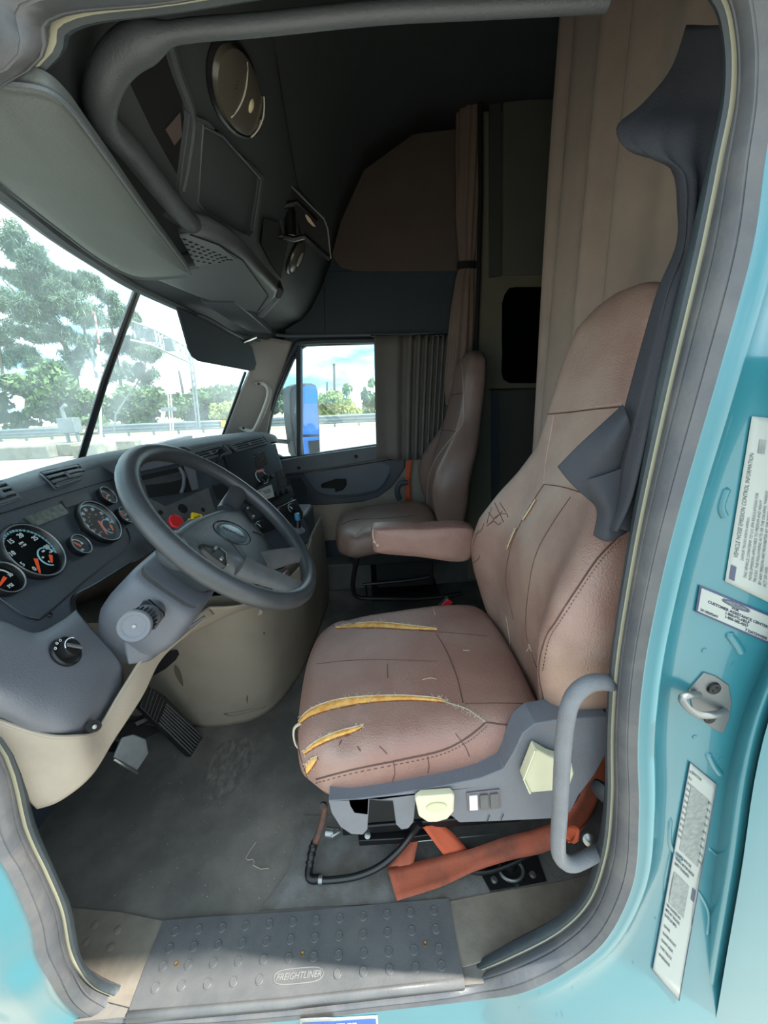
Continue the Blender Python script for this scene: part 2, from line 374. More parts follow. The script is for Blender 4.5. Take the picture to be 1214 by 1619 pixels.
# ---- floor, walls, roof
fl = MB().box((.2, 1.42, -.02), (2.6, 1.90, .04)).build('floor', FLOORM); struct(fl)
struct(MB().box((-1.06, 1.42, .5), (.04, 1.9, 1.0)).build('wall_front', DDARK))
Yw = 2.35
def W(px, py, y=Yw): return PY(px, py, y)
main = [W(477, 551), W(484, 547), W(589, 543.5), V((.42, Yw, 1.47)), V((.47, Yw, 1.44)), V((.47, Yw, .93)), V((.42, Yw, .90)), W(593, 703), W(477, 720)]
vent = [W(468, 564), W(468.5, 721), W(446, 723), W(436, 718), W(424, 700), W(423.5, 690), W(428, 664), W(437, 632), W(454, 592), W(464, 569)]
wr = MB().plate([V((-1.1, Yw, 0)), V((1.5, Yw, 0)), V((1.5, Yw, 2.5)), V((-.50, Yw, 2.5)), V((-.49, Yw, 1.47)), V((-.67, Yw, .99)), V((-1.1, Yw, .95))], [main, vent], (0, .04, 0)).build('wall_right', TEALF, flat=True); struct(wr)
struct(MB().box((1.5, 1.42, 1.2), (.04, 2.0, 2.6)).build('wall_rear', OLIVE_D))
# ceiling: under-roof over the windscreen, sloping console face, high roof
_p1, _p2 = PZ(20, 330, 1.497), PZ(80, 375, 1.512)
WT = [_p1 + (_p1-_p2)*((_p1.y-.44)/(_p2.y-_p1.y)), PZ(20, 330, 1.497), PZ(80, 375, 1.512), PZ(146, 418, 1.528), PZ(209, 456, 1.539), V((-.69, 1.75, 1.53)), PY(340, 520, 2.0), V((-.567, 2.2, 1.479)), V((-.50, 2.34, 1.46))]
WB = [V((-.70, .45, 1.0)), V((-.78, .60, 1.0)), V((-.86, .75, 1.005)), V((-.96, 1.0, 1.015)), V((-1.027, 1.41, 1.019)), V((-1.0, 1.7, 1.015)), V((-.93, 1.95, 1.01)), V((-.808, 2.2, 1.0)), V((-.68, 2.34, .98))]
WTs = cr1(WT, 40); WBs = cr1(WB, 40)
rimz = lambda y: 1.535+.04*max(0, (y-1.4)/.9)
ys = [.44, .55, .7, .9, 1.1, 1.3, 1.5, 1.7, 1.9, 2.1, 2.35]
wtY = lambda y: (interp(y, [p.y for p in WTs], [p.x for p in WTs]), interp(y, [p.y for p in WTs], [p.z for p in WTs]))
rows = []
for y in ys:
    x, z = wtY(y); xr = -.33
    rows.append([V((x, y, z)), V((x+.05, y, z+.022)), V((lerp(x, xr, .5), y, max(z, 1.535)+.02)), V((xr, y, rimz(y)+.02)), V((-.27, y, 1.655)), V((-.21, y, 1.745)), V((-.15, y, 1.87)), V((-.08, y, 2.05)), V((.05, y, 2.26)), V((.3, y, 2.40)), V((.8, y, 2.44)), V((1.5, y, 2.44))])
ceil_ = MB().grid(rows).build('ceiling', LINER, solid=.01, angle=60); struct(ceil_)
struct(MB().box((.3, 1.4, 2.52), (2.8, 2.2, .05)).build('ceiling', LINER))
seam = MB()
for a, b in [((430, 30), (470, 290))]:
    seam.tube([PX(430, 30, -.12)+V((0, 0, 0)), PX(445, 120, -.13), PX(462, 230, -.135), PX(472, 300, -.14)], .0025, 6)
# brown fabric of the upper cab side and dark band over the door
br = [(525, 130), (760, 125), (760, 430), (560, 430), (538, 424), (526, 408), (522, 385)]
struct(MB().prism([PY(a, b, 2.345) for a, b in br], (0, -.02, 0)).build('trim_2', BROWNF, bevel=.006))
struct(MB().prism([PY(a, b, 2.35) for a, b in [(452, 532), (448, 500), (462, 430), (760, 430), (760, 527), (470, 531)]], (0, -.012, 0)).build('trim_3', TEALF, bevel=.003))
MB().tube([PY(512, 435, 2.335), PY(514, 528, 2.335)], .0015, 5).build('trim_seam', BLACKM, wr)
MB().tube(cr1([PY(412, 520, 2.25), PY(440, 530, 2.3), PY(500, 531, 2.33), PY(600, 529, 2.33), PY(720, 527, 2.33)], 20), .009, 8).build('trim_4', DTOP)['kind'] = 'structure'

# ---- glazing
g = MB().grid(patch([[WBs[i] for i in range(0, 40, 3)], [lerp(WBs[i], WTs[i], .5)+V((-.012, 0, 0)) for i in range(0, 40, 3)], [WTs[i] for i in range(0, 40, 3)]], 30, 12)).build('window_1', GLASSW); struct(g)
g = MB().prism([p+V((0, .02, 0)) for p in main], (0, .005, 0)).build('window_2', GLASSP, flat=True); struct(g)
g = MB().prism([p+V((0, .02, 0)) for p in vent], (0, .005, 0)).build('window_3', GLASSP, flat=True); struct(g)
dv = MB().tube([V((-.70, 1.41, 1.55)), V((-.87, 1.41, 1.28)), V((-1.03, 1.41, 1.0))], .016, 8, flat=.6).build('trim_5', BLACK); struct(dv)
hd = MB().tube([p+V((.012, 0, .004)) for p in WTs], .016, 8).build('trim_6', DTOP); struct(hd)
# window frame of the passenger door
fr = MB().tube(cr1([V((.47, 2.34, 1.47)), W(592, 538, 2.335), W(484, 541, 2.335), W(466, 551, 2.335), W(449, 585, 2.335), W(431, 632, 2.335), W(419, 680, 2.335), W(418, 712, 2.335), W(430, 728, 2.335)], 40), .016, 10).build('trim_7', DDARK); struct(fr)
fr = MB().tube([W(472.5, 548, 2.34), W(472.5, 724, 2.34)], .0165, 8).build('trim_8', DDARK); struct(fr)
# A pillar trim, far side
ap = patch([[PY(384, 541, 2.12), PY(420, 534, 2.25), PY(462, 540, 2.325)], [PY(397, 575, 2.14), PY(423, 578, 2.24), PY(448, 580, 2.325)], [PY(376, 630, 2.16), PY(410, 632, 2.26), PY(432, 630, 2.33)], [PY(352, 692, 2.18), PY(390, 697, 2.27), PY(420, 700, 2.33)], [PY(345, 715, 2.2), PY(390, 720, 2.27), PY(422, 722, 2.33)]], 12, 16)
struct(MB().grid(ap).build('trim_9', mat('pillar_warm_grey', (172, 165, 156), .6, bump=.2, bscale=260), solid=.012))
MB().tube([PY(388, 588, 2.15), PY(350, 694, 2.18)], .007, 6).build('trim_10', BLACK)['kind'] = 'structure'
gh = MB().tube(cr1([PY(404, 606, 2.2), PY(418, 607, 2.18), PY(425, 618, 2.16), PY(422, 636, 2.16), PY(407, 672, 2.17), PY(398, 682, 2.19), PY(380, 677, 2.22)], 26), .0135, 10, flat=.9).build('pillar_grab_handle', mat('handle_warm_grey', (182, 174, 164), .5))
tag(gh, 'slim tan grab handle screwed to the far windscreen pillar', 'handle')
for a, b in [(409, 607), (385, 677)]:
    MB().lathe(PY(a, b, 2.165), V((0, -1, .1)), [(.007, 0), (.007, .002), (.002, .003)], 12).build('screw', BLACKMET, gh)

# ---- passenger door
dp = MB().prism([V((-.66, 2.335, .3)), V((.62, 2.335, .3)), V((.62, 2.335, .93)), PY(640, 700, 2.335), PY(596, 706, 2.335), PY(430, 731, 2.335), V((-.66, 2.335, .92))], (0, .02, 0)).build('door_1', TAN); struct(dp)
MB().prism([PY(a, b, 2.325) for a, b in [(430, 730), (470, 722), (596, 704), (680, 693), (680, 712), (597, 726), (530, 738), (445, 750), (436, 742)]], (0, -.03, 0)).build('belt_rail', DTOP, dp, bevel=.008, seg=3)
for a, b in [(472, 740), (563, 722)]:
    MB().lathe(PY(a, b, 2.295), (0, -1, 0), [(.011, 0), (.009, .003), (.006, .001)], 14).build('rail_bolt', BLACKMET, dp)
cs = [(440, 752), (500, 745), (560, 735), (640, 722), (640, 738), (632, 752), (618, 770), (598, 785), (570, 793), (520, 797), (474, 798), (456, 780)]
MB().prism([PY(a, b, 2.325) for a, b in cs], (0, -.015, 0)).build('inset_panel', DDARK, dp, bevel=.006)
MB().prism([PY(a, b, 2.310) for a, b in [(479, 748), (540, 740), (600, 730), (617, 736), (612, 757), (596, 774), (565, 781), (518, 783), (500, 775), (490, 765)]], (0, -.002, 0)).build('recess_panel', mat('recess_blue_grey', (74, 84, 94), .5, var=.05, bump=.3, bscale=300), dp, bevel=.002)
MB().tube(cr1([PY(478, 748, 2.306), PY(490, 765, 2.306), PY(502, 778, 2.306), PY(530, 785, 2.306), PY(570, 782, 2.306), PY(600, 773, 2.306), PY(616, 750, 2.306)], 26), .006, 8).build('recess_lip', DDARK, dp)
MB().prism([PY(a, b, 2.30) for a, b in [(508, 765), (531, 757), (547, 757), (548, 766), (542, 774), (530, 777), (530, 771), (509, 770)]], (0, -.025, 0)).build('pull_handle', BLACKM, dp, bevel=.005)
MB().prism([PY(a, b, 2.31) for a, b in [(458, 757), (476, 755), (484, 768), (487, 783), (473, 787), (463, 772)]], (0, -.008, 0)).build('speaker_grille', mat('grille_dark', (50, 56, 62), .7, bump=1, bscale=900, kind='voronoi'), dp, bevel=.003)
lg = MB().box((.1, 2.28, .09), (1.3, .13, .18)).build('trim_11', mat('step_ledge', (86, 84, 80), .7, var=.1, vscale=20, bump=.6, bscale=120), bevel=.01); struct(lg)

# ================================================================== DASHBOARD
FP = V((-.69, .76, .915)); FN = V((.876, .105, .47)).normalized(); FU = V((-.119, .993, 0)).normalized(); FV = FN.cross(FU)
CP = V((-.79, 1.17, 1.03)); CN = V((.79, -.356, .5)).normalized(); CUx = V((.33, .73, 0)).normalized(); CV = CN.cross(CUx)
def F(px, py, off=0): return PP(px, py, FP, FN, off)
def C(px, py, off=0): return PP(px, py, CP, CN, off)
dash = thing('dashboard', (-.75, 1.2, .8), 'grey truck dashboard with round gauges, vents and switches under the windscreen', 'dashboard')
# padded top
ysd = [(.44, -.70, 1.0, -.715, 1.0), (.62, -.785, 1.003, -.735, 1.02), (.8, -.885, 1.01, -.755, 1.02), (1.0, -.96, 1.015, -.775, 1.02), (1.17, -.995, 1.018, -.80, 1.025), (1.41, -1.027, 1.019, -.685, 1.03), (1.7, -1.0, 1.015, -.55, 1.03), (1.95, -.93, 1.01, -.455, 1.018), (2.06, -.87, 1.0, -.52, .99), (2.3, -.72, .98, -.66, .955)]
rows = []
for y, xa, za, xb, zb in ysd:
    k = min(1, abs(xa-xb)/.12)
    rows.append([V((xa-.01, y, za-.03)), V((xa, y, za)), V((lerp(xa, xb, .35), y, za+.018*k)), V((lerp(xa, xb, .75), y, max(za, zb)+.022*k)), V((lerp(xa, xb, .93), y, zb+.012*k)), V((xb, y, zb-.004)), V((xb+.004, y, zb-.03))])
dt = MB().grid(patch(rows, 24, 50)).build('dash_top', DTOP, dash)
# instrument fascia
fo = [(-40, 794), (0, 787), (60, 769), (140, 744), (186, 730), (200, 760), (228, 800), (262, 858), (240, 872), (215, 888), (200, 893), (150, 922), (119, 942), (117, 966), (95, 985), (55, 1003), (30, 999), (0, 985), (-40, 965)]
MB().prism([F(a, b) for a, b in fo], -FN*.03).build('instrument_fascia', DDARK, dash, bevel=.004)
MB().tube(cr1([F(-20, 930, .001), F(30, 968, .001), F(55, 978, .001), F(75, 970, .001), F(150, 905, .001), F(198, 868, .001), F(206, 852, .001), F(200, 835, .001)], 40), .0018, 6).build('cluster_edge', BLACK, dash)
MB().tube([F(0, 812, .001), F(70, 790, .001), F(150, 765, .001), F(183, 757, .001)], .0014, 5).build('cluster_edge', BLACK, dash)
def gauge(px, py, r, kind):
    c = F(px, py, .002); g = MB().lathe(c, FN, [(r*1.0, -.004), (r*1.04, .010), (r*1.0, .014), (r*.95, .012), (r*.92, .003), (r*.90, .001), (.001, .001)], 40).build('gauge', BLACK, dash, angle=50)
    MB().tube(circ(c+FN*.0125, FN, r*.965, 48), .0014, 6, closed=True).build('bezel_ring', mat('bezel_grey', (120, 126, 130), .3, metal=.4), g)
    MB().lathe(c, FN, [(r*.915, .0005), (r*.91, .0013), (.001, .0013)], 40).build('dial_face', DIAL, g)
    def pt(a, rr, o=.0022): return c + (FU*cos(a)+FV*sin(a))*rr*r + FN*o
    def arc(a0, a1, r0, r1, m, name, n=30, o=.002):
        MB().grid([[pt(radians(lerp(a0, a1, k/n)), rr, o) for k in range(n+1)] for rr in (r0, r1)]).build(name, m, g)
    def num(s, a, rr, sz, m=WHITEP): text('numeral', s, sz, frame(pt(radians(a), rr, .0022), FU, FV, FN), m, g, bold=.0002)
    def needle(a, l, cc=None, w=.05, tail=.1):
        cc = cc or pt(0, 0, 0); d = FU*cos(radians(a))+FV*sin(radians(a)); s_ = FN.cross(d)
        MB().prism([cc-d*r*tail+s_*r*w+FN*.005, cc+d*r*l+s_*r*w*.45+FN*.005, cc+d*r*l-s_*r*w*.45+FN*.005, cc-d*r*tail-s_*r*w+FN*.005], FN*.0015).build('needle', NEEDLE, g)
    if kind == 'tach':
        arc(205, -30, .80, .88, CYANP, 'tick_ring'); 
        tk = MB()
        for k in range(31):
            a = radians(222-k*8.4); q = FN.cross(FU*cos(a)+FV*sin(a))
            tk.tube([pt(a, .74 if k % 5 == 0 else .79, .0026), pt(a, .88, .0026)], .0006 if k % 5 else .001, 4)
        tk.build('tick_marks', BLACK, g)
        for s, a in zip(['0', '5', '10', '15', '20', '25', '30'], [228, 196, 158, 116, 74, 32, -8]): num(s, a, .64, .0135)
        text('numeral', 'RPM\nx 100', .006, frame(pt(radians(95), .35), FU, FV, FN), WHITEP, g)
        sc_ = pt(radians(-45), .52, .002)
        MB().tube([sc_+(FU*cos(a)+FV*sin(a))*r*.34 for a in np.linspace(radians(250), radians(10), 20)], .0016, 6).build('sub_dial_ring', CYANP, g)
        for s, a in (('0', 225), ('60', 165), ('100', 90), ('150', 20)): text('numeral', s, .006, frame(sc_+(FU*cos(radians(a))+FV*sin(radians(a)))*r*.22+FN*.0008, FU, FV, FN), WHITEP, g)
        needle(235, .82, None, .06, -.28); needle(228, .30, sc_, .06, 0)
    elif kind == 'speed':
        arc(200, -25, .84, .90, CYANP, 'tick_ring')
        for s, a in zip(['5', '15', '25', '35', '45', '55', '65', '75', '85'], [222, 196, 172, 146, 120, 92, 58, 22, -6]): num(s, a, .68, .0115)
        for a, rr, s in [(150, .42, '20'), (172, .42, '40'), (120, .42, '60'), (92, .45, '80'), (50, .42, '100'), (200, .5, '120'), (10, .5, '140'), (230, .5, 'km/h')]:
            text('numeral', s, .0052, frame(pt(radians(a), rr), FU, FV, FN), mat('print_orange', (214, 120, 70), .5), g)
        sc_ = pt(radians(-42), .52, .002)
        MB().tube([sc_+(FU*cos(a)+FV*sin(a))*r*.34 for a in np.linspace(radians(250), radians(10), 20)], .0014, 6).build('sub_dial_ring', CYANP, g)
        for s, a in (('E', 215), ('F', 20)): text('numeral', s, .007, frame(sc_+(FU*cos(radians(a))+FV*sin(radians(a)))*r*.2+FN*.0008, FU, FV, FN), WHITEP, g)
        needle(252, .62, None, .06, .05); needle(240, .28, sc_, .06, 0)
        MB().prism([pt(radians(-10), .92), pt(radians(-22), .95), pt(radians(-20), .72)], FN*.0006).build('warning_mark', CYANP, g)
    else:
        arc(150, 10, .62, .72, WHITEP, 'tick_ring', 16)
        for s, a in (('0', 200), ('30', 0)): text('numeral', s, r*.3, frame(pt(radians(a), .62), FU, FV, FN), WHITEP, g)
        text('numeral', kind, r*.3, frame(pt(radians(-80), .5), FU, FV, FN), WHITEP, g)
        needle({'OIL': 120, 'H2O': 110, 'AIR': 215, 'PSI': 200}[kind], .55, None, .1, .15)
    MB().lathe(c, FN, [(r*.93, .0105), (.001, .0108)], 30).build('gauge_glass', DIALGL, g)
    return g
gauge(49, 874, .062, 'tach'); gauge(154, 827, .061, 'speed'); gauge(122, 864, .026, 'OIL'); gauge(166, 786, .027, 'AIR'); gauge(194, 817, .026, 'H2O'); gauge(2, 918, .032, 'PSI')
MB().prism([F(38, 818, .001), F(96, 797, .001), F(108, 812, .001), F(54, 834, .001)], FN*.002).build('lcd_screen', LCD, dash)
MB().prism([F(96, 792, .001), F(137, 779, .001), F(144, 790, .001), F(104, 804, .001)], FN*.002).build('blank_cover', BLACK, dash, bevel=.001)
for a, b in [(78, 972), (128, 837)]:
    MB().lathe(F(a, b), FN, [(.006, 0), (.005, .002), (.001, .001)], 12).build('fascia_screw', BLACKMET, dash)
# storage recess right of the fascia
MB().grid([[F(112, 938, -.02), F(205, 885, -.02), F(250, 870, -.02)], [F(110, 960, -.12), F(190, 930, -.16), F(250, 900, -.16)], [F(118, 985, -.02), F(160, 985, -.06), F(240, 960, -.08)]]).build('storage_recess', mat('recess_brown', (64, 58, 52), .7, var=.2, vscale=20), dash)
MB().tube(cr1([F(118, 968, .0), F(117, 944, .0), F(150, 925, .0), F(205, 890, .0)], 16), .005, 8).build('recess_lip', BLACK, dash)
# vents on the pad
DT = bvh(dt)
def vent_unit(q, n=5, off=.004, tree=None, P0=None):
    def at(u, v, o):
        x = lerp(lerp(q[0][0], q[1][0], u), lerp(q[3][0], q[2][0], u), v); y = lerp(lerp(q[0][1], q[1][1], u), lerp(q[3][1], q[2][1], u), v)
        if P0: return P0(x, y, o)
        return hit(DT, x, y, o) or F(x, y, o)
    bezel = MB().grid([[at(u, v, .003) for u in np.linspace(0, 1, 8)] for v in np.linspace(0, 1, 5)]).build('air_vent', BLACK, dash, solid=.004)
    for k in range(n):
        v = (k+.5)/n
        MB().grid([[at(u, v-.33/n, .0065) for u in np.linspace(.04, .96, 8)], [at(u, v+.3/n, .009) for u in np.linspace(.04, .96, 8)]]).build('vent_slat', DTOP, bezel, solid=.002)
    ed = [at(u, 0, .006) for u in np.linspace(0, 1, 8)] + [at(1, v, .006) for v in np.linspace(.2, 1, 5)] + [at(u, 1, .006) for u in np.linspace(.9, 0, 8)] + [at(0, v, .006) for v in np.linspace(.8, .2, 4)]
    MB().tube(ed, .0025, 6, closed=True).build('vent_frame', DGREY, bezel)
    MB().tube([at(.5, .35, .010), at(.5, .7, .012)], .004, 6).build('vent_tab', DGREY, bezel)
    return bezel
vent_unit([(62, 751), (122, 737), (141, 756), (84, 774)], 4)
vent_unit([(-30, 772), (6, 765), (29, 790), (-24, 806)], 4)

# near knee panel with the light switch, tan lower trim
def FO(l): return [PP(a, b, FP, FN, o) for a, b, o in l]
kp = patch([FO([(-90, 972, .02), (0, 984, .03), (55, 1003, .035), (98, 983, .035), (119, 966, .03)]),
            FO([(-90, 1000, .055), (0, 1010, .055), (56, 1020, .055), (105, 1000, .055), (140, 992, .05)]),
            FO([(-90, 1040, .06), (0, 1045, .06), (62, 1048, .06), (125, 1035, .06), (186, 1043, .055)]),
            FO([(-90, 1080, .055), (0, 1090, .055), (62, 1098, .055), (128, 1090, .055), (192, 1066, .04)]),
            FO([(-90, 1100, .03), (0, 1118, .035), (60, 1138, .035), (122, 1140, .035), (190, 1090, .02)]),
            FO([(-90, 1112, .0), (0, 1130, .0), (60, 1158, .0), (120, 1163, .0), (156, 1152, -.02)])], 26, 26)
kpo = MB().grid(kp).build('knee_panel', DGREY, dash, solid=.006)
KT = bvh(kpo)
c = hit(KT, 102, 1031, .001); d2 = hit(KT, 120, 1031, .001); nn = FN
sw = MB().lathe(c, nn, [(.0270, 0), (.0270, .004), (.024, .006), (.022, .004), (.001, .004)], 32).build('light_switch', BLACK, dash)
MB().lathe(c, nn, [(.0165, .003), (.0155, .016), (.013, .018), (.001, .018)], 28).build('switch_knob', BLACKMET, sw)
MB().tube([c+nn*.019-(FU*.6-FV*.8)*.013, c+nn*.019+(FU*.6-FV*.8)*.013], .0032, 8).build('knob_grip', mat('knob_grip_grey', (78, 82, 86), .3), sw)
MB().tube([c+nn*.0185+(FU*cos(a)+FV*sin(a))*.0158 for a in np.linspace(radians(40), radians(150), 14)], .0008, 5).build('switch_arc', WHITEP, sw)
for k, a in enumerate((128, 100, 76, 20)):
    q = c+nn*.0052+(FU*cos(radians(a))+FV*sin(radians(a)))*.0205
    MB().tube(circ(q, nn, .0020, 10), .0005, 4, closed=True).build('switch_symbol', WHITEP, sw)
tl = [[(-60, 1115, .485), (0, 1215, .49), (60, 1277, .50)], [(60, 1159, .50), (72, 1215, .50), (96, 1264, .505)], [(120, 1164, .52), (130, 1200, .52), (143, 1226, .53)],
      [(156, 1153, .56), (168, 1163, .57), (180, 1168, .58)], [(194, 1092, .62), (208, 1098, .63), (224, 1100, .65)], [(240, 1024, .70), (246, 1034, .71), (254, 1042, .72)],
      [(288, 990, .78), (292, 995, .79), (298, 1001, .80)], [(330, 962, .88), (334, 966, .885), (338, 971, .89)]]
lt = MB().grid(patch([[PY(*p) for p in r] for r in tl], 14, 50)).build('lower_trim', TAN, dash, solid=.005)
MB().tube(cr1([PY(*r[0])+V((0, -.002, .002)) for r in tl], 40), .003, 8).build('trim_lip', TAN, dash)
LT = bvh(lt)
h = hit(LT, 146, 1150, .001) or PY(146, 1150, .55)
bp2 = PY(148, 1148, .545)
MB().lathe(bp2, V((.6, -.5, .3)), [(.012, -.002), (.012, .001), (.001, .0012)], 20, sx=.8).build('round_socket', BLACKM, dash)
MB().lathe(bp2, V((.6, -.5, .3)), [(.0035, 0), (.0035, .008), (.001, .009)], 10).build('socket_pin', STEEL, dash)
# steering-side filler between knee panel and column
MB().grid(patch([[PY(a, b, y) for a, b, y in r] for r in [[(194, 990, .668), (196, 1018, .665), (203, 1050, .655)], [(248, 1004, .68), (242, 1024, .68), (234, 1044, .68)], [(288, 996, .70), (272, 1012, .71), (256, 1028, .72)], [(324, 974, .74), (300, 994, .75), (282, 1010, .76)]]], 14, 20)).build('column_filler', DGREY, dash, solid=.005)

# centre panel facing the driver
co = [(188, 722), (205, 716), (290, 704), (345, 726), (425, 697), (434, 704), (440, 740), (470, 800), (490, 838), (488, 858), (440, 872), (300, 882), (264, 862), (228, 800)]
MB().prism([C(a, b) for a, b in co], -CN*.22).build('centre_panel', DDARK, dash, bevel=.006)
MB().tube([C(190, 722, .002), C(228, 800, .002), C(262, 858, .002)], .006, 8).build('panel_border', DGREY, dash)
MB().prism([C(a, b, .004) for a, b in [(200, 716), (212, 714), (236, 786), (262, 800), (330, 770), (345, 820), (262, 862), (226, 800), (188, 722)]], -CN*.008).build('switch_surround', DGREY2, dash, bevel=.003)
MB().prism([C(a, b, .0045) for a, b in [(222, 752), (304, 735), (312, 776), (238, 787)]], CN*.001).build('open_bay', BLACKM, dash)
MB().grid([[C(224, 760, .008), C(300, 742, .008)], [C(232, 775, .003), C(306, 765, .003)]]).build('bay_tray', mat('bay_grey', (58, 58, 60), .6, var=.3, vscale=30), dash)
MB().tube(cr1([C(284, 740, .008), C(290, 752, .016), C(290, 768, .014), C(286, 780, .008)], 12), .006, 8).build('bay_wire', DGREY, dash)
MB().prism([C(a, b, .006) for a, b in [(290, 738), (306, 736), (313, 774), (303, 776)]], CN*.006).build('bay_flap', DGREY, dash, bevel=.001)
MB().prism([C(a, b, .006) for a, b in [(218, 735), (290, 722), (296, 730), (222, 746)]], CN*.006).build('bay_brow', DGREY, dash, bevel=.002)
for a, b in [(289, 804), (254, 810), (321, 806)]:
    MB().lathe(C(a, b, .0052), CN, [(.017 if a == 289 else .008, 0), (.016 if a == 289 else .007, .001), (.001, -.0)], 20).build('panel_hole', BLACKM, dash)
MB().lathe(C(171+29, 724, .004), CN, [(.007, 0), (.006, .002), (.001, .001)], 12).build('panel_screw', BLACKMET, dash)
# flat blanking board with stickers
MB().prism([C(a, b, .010) for a, b in [(352, 722), (420, 706), (434, 702), (452, 770), (456, 782), (420, 800), (396, 800), (370, 780)]], CN*.008).build('blanking_board', BLACK, dash, bevel=.0015)
MB().prism([C(a, b, .0185) for a, b in [(398, 779), (429, 766), (434, 785), (412, 793)]], CN*.0008).build('warning_sticker', PAPER, dash)
rd = (C(429, 766, 0)-C(398, 779, 0)).normalized(); ud = CN.cross(rd)
text('sticker_print', 'WARNING', .010, frame(C(409, 778, .0196), rd, ud, CN), INKR, dash)
text('sticker_print', 'KEEP CLEAR OF\nMOVING PARTS\nSEE MANUAL', .0065, frame(C(423, 777, .0196), rd, ud, CN), INKG, dash)
text('sticker_print', 'DO NOT OPERATE', .006, frame(C(421, 786, .0196), rd, ud, CN), INKR, dash)
rs = MB().lathe(C(414, 754, .019), CN, [(.032, 0), (.032, .0008), (.001, .0008)], 32).build('round_sticker', BLACK, dash)
MB().tube(circ(C(414, 754, .0198), CN, .031, 40), .0012, 5, closed=True).build('sticker_border', WHITEP, rs)
cc = C(414, 747, .0202); MB().prism([cc-rd*.022+ud*.004, cc+rd*.022+ud*.004, cc+rd*.018+ud*.014, cc-rd*.018+ud*.014], CN*.0006).build('sticker_band', INKR, rs)
for k, (a, b) in enumerate([(421, 754), (428, 754), (414, 762)]):
    MB().lathe(C(a, b, .02), CN, [(.010, 0), (.009, .010), (.001, .011)], 16).build('board_knob', BLACK if k < 2 else BLACKMET, dash)
for a, b in [(402, 722), (410, 716), (413, 722), (407, 730), (418, 728), (404, 735), (412, 733)]:
    MB().lathe(C(a, b, .0185), CN, [(.0022, 0), (.001, .001)], 8).build('screw_hole', WHITEP if a in (402, 410) else BLACKM, dash)
MB().prism([C(a, b, .0186) for a, b in [(401, 718), (418, 714), (424, 734), (407, 740)]], CN*.0006).build('glue_patch', mat('glue_brown', (48, 44, 40), .9, var=.4, vscale=80, bump=1, bscale=200), dash)
MB().prism([C(a, b, .0186) for a, b in [(436, 745), (448, 741), (454, 765), (441, 770)]], CN*.0006).build('glue_patch', mat('glue_brown', (48, 44, 40), .9), dash)
# switch bank, heater controls, shifter
MB().prism([C(a, b, .012) for a, b in [(432, 778), (458, 768), (464, 784), (452, 795), (424, 806), (414, 800)]], CN*.006).build('switch_bank', BLACK, dash, bevel=.002)
for a, b in [(439, 781), (447, 778), (455, 775)]:
    MB().box(C(a, b, .021), (.010, .014, .018), Matrix((CN, CUx, CV)).transposed()).build('rocker_switch', BLACKMET, dash, bevel=.002)
MB().prism([C(a, b, .010) for a, b in [(398, 828), (430, 806), (466, 790), (478, 812), (476, 822), (420, 842), (404, 845)]], CN*.008).build('heater_panel', BLACK, dash, bevel=.003)
for (a, b, r_) in [(412, 832, .020), (443, 812, .019), (462, 804, .021)]:
    kb = MB().lathe(C(a, b, .018), CN, [(r_, 0), (r_*.9, .014), (r_*.8, .016), (.001, .016)], 24).build('heater_knob', BLACKMET, dash)
    MB().tube([C(a, b, .0185)+(CUx*cos(q)+CV*sin(q))*r_*1.12 for q in np.linspace(-.6, 3.7, 22)], .0009, 5).build('knob_scale', WHITEP, kb)
    MB().tube([C(a, b, .035), C(a, b, .035)+(CUx*-.5+CV*.8).normalized()*r_*.8], .0012, 5).build('knob_mark', WHITEP, kb)
for a0, a1, m in ((200, 100, BLUEK), (80, -20, INKR)):
    MB().tube([C(443, 812, .0186)+(CUx*cos(radians(a))+CV*sin(radians(a)))*.024 for a in np.linspace(a0, a1, 12)], .0012, 5).build('heat_scale', m, dash)
# lower lip box with gear selector
lb = MB().prism([V((-.50, 1.42, .645)), V((-.36, 1.66, .655)), V((-.31, 1.78, .66)), V((-.30, 1.95, .66)), V((-.5, 1.98, .66)), V((-.62, 1.45, .65))], (0, 0, -.20)).build('console_shelf', DDARK, dash, bevel=.02, seg=4)
sp = C(471, 838, .035)
MB().lathe(sp, V((.25, -.1, 1)), [(.030, -.004), (.030, .002), (.024, .004), (.018, .012), (.014, .014), (.001, .015)], 24).build('selector_base', DGREY, dash)
MB().tube([sp, sp+V((.004, -.002, .05))], [.016, .010], 12).build('selector_boot', BLACK, dash)
MB().lathe(sp+V((.004, -.002, .045)), V((0, 0, 1)), [(.010, 0), (.0125, .012), (.011, .03), (.001, .034)], 16).build('selector_knob', BLUEK, dash)
# vents of the centre top
vent_unit([(296, 716), (352, 702), (366, 716), (318, 728)], 4, P0=lambda x, y, o: C(x, y, o+.004))
vent_unit([(362, 702), (416, 689), (426, 700), (374, 714)], 4, P0=lambda x, y, o: C(x, y, o+.004))
# clip holding a thin bracket
MB().lathe(C(350, 713, .03), CN, [(.018, -.004), (.020, 0), (.018, .004), (.001, .006)], 20, ux=CUx, sx=1.3, sy=.5).build('oval_clip', BLACK, dash)
MB().tube(cr1([C(350, 713, .02), C(345, 728, .02), C(336, 740, .016)], 8), .006, 8).build('clip_stem', BLACK, dash)
# dark side pocket
MB().prism([C(a, b, .005) for a, b in [(334, 768), (356, 764), (362, 784), (354, 792), (342, 790)]], CN*.004).build('side_pocket', BLACKM, dash, bevel=.002)
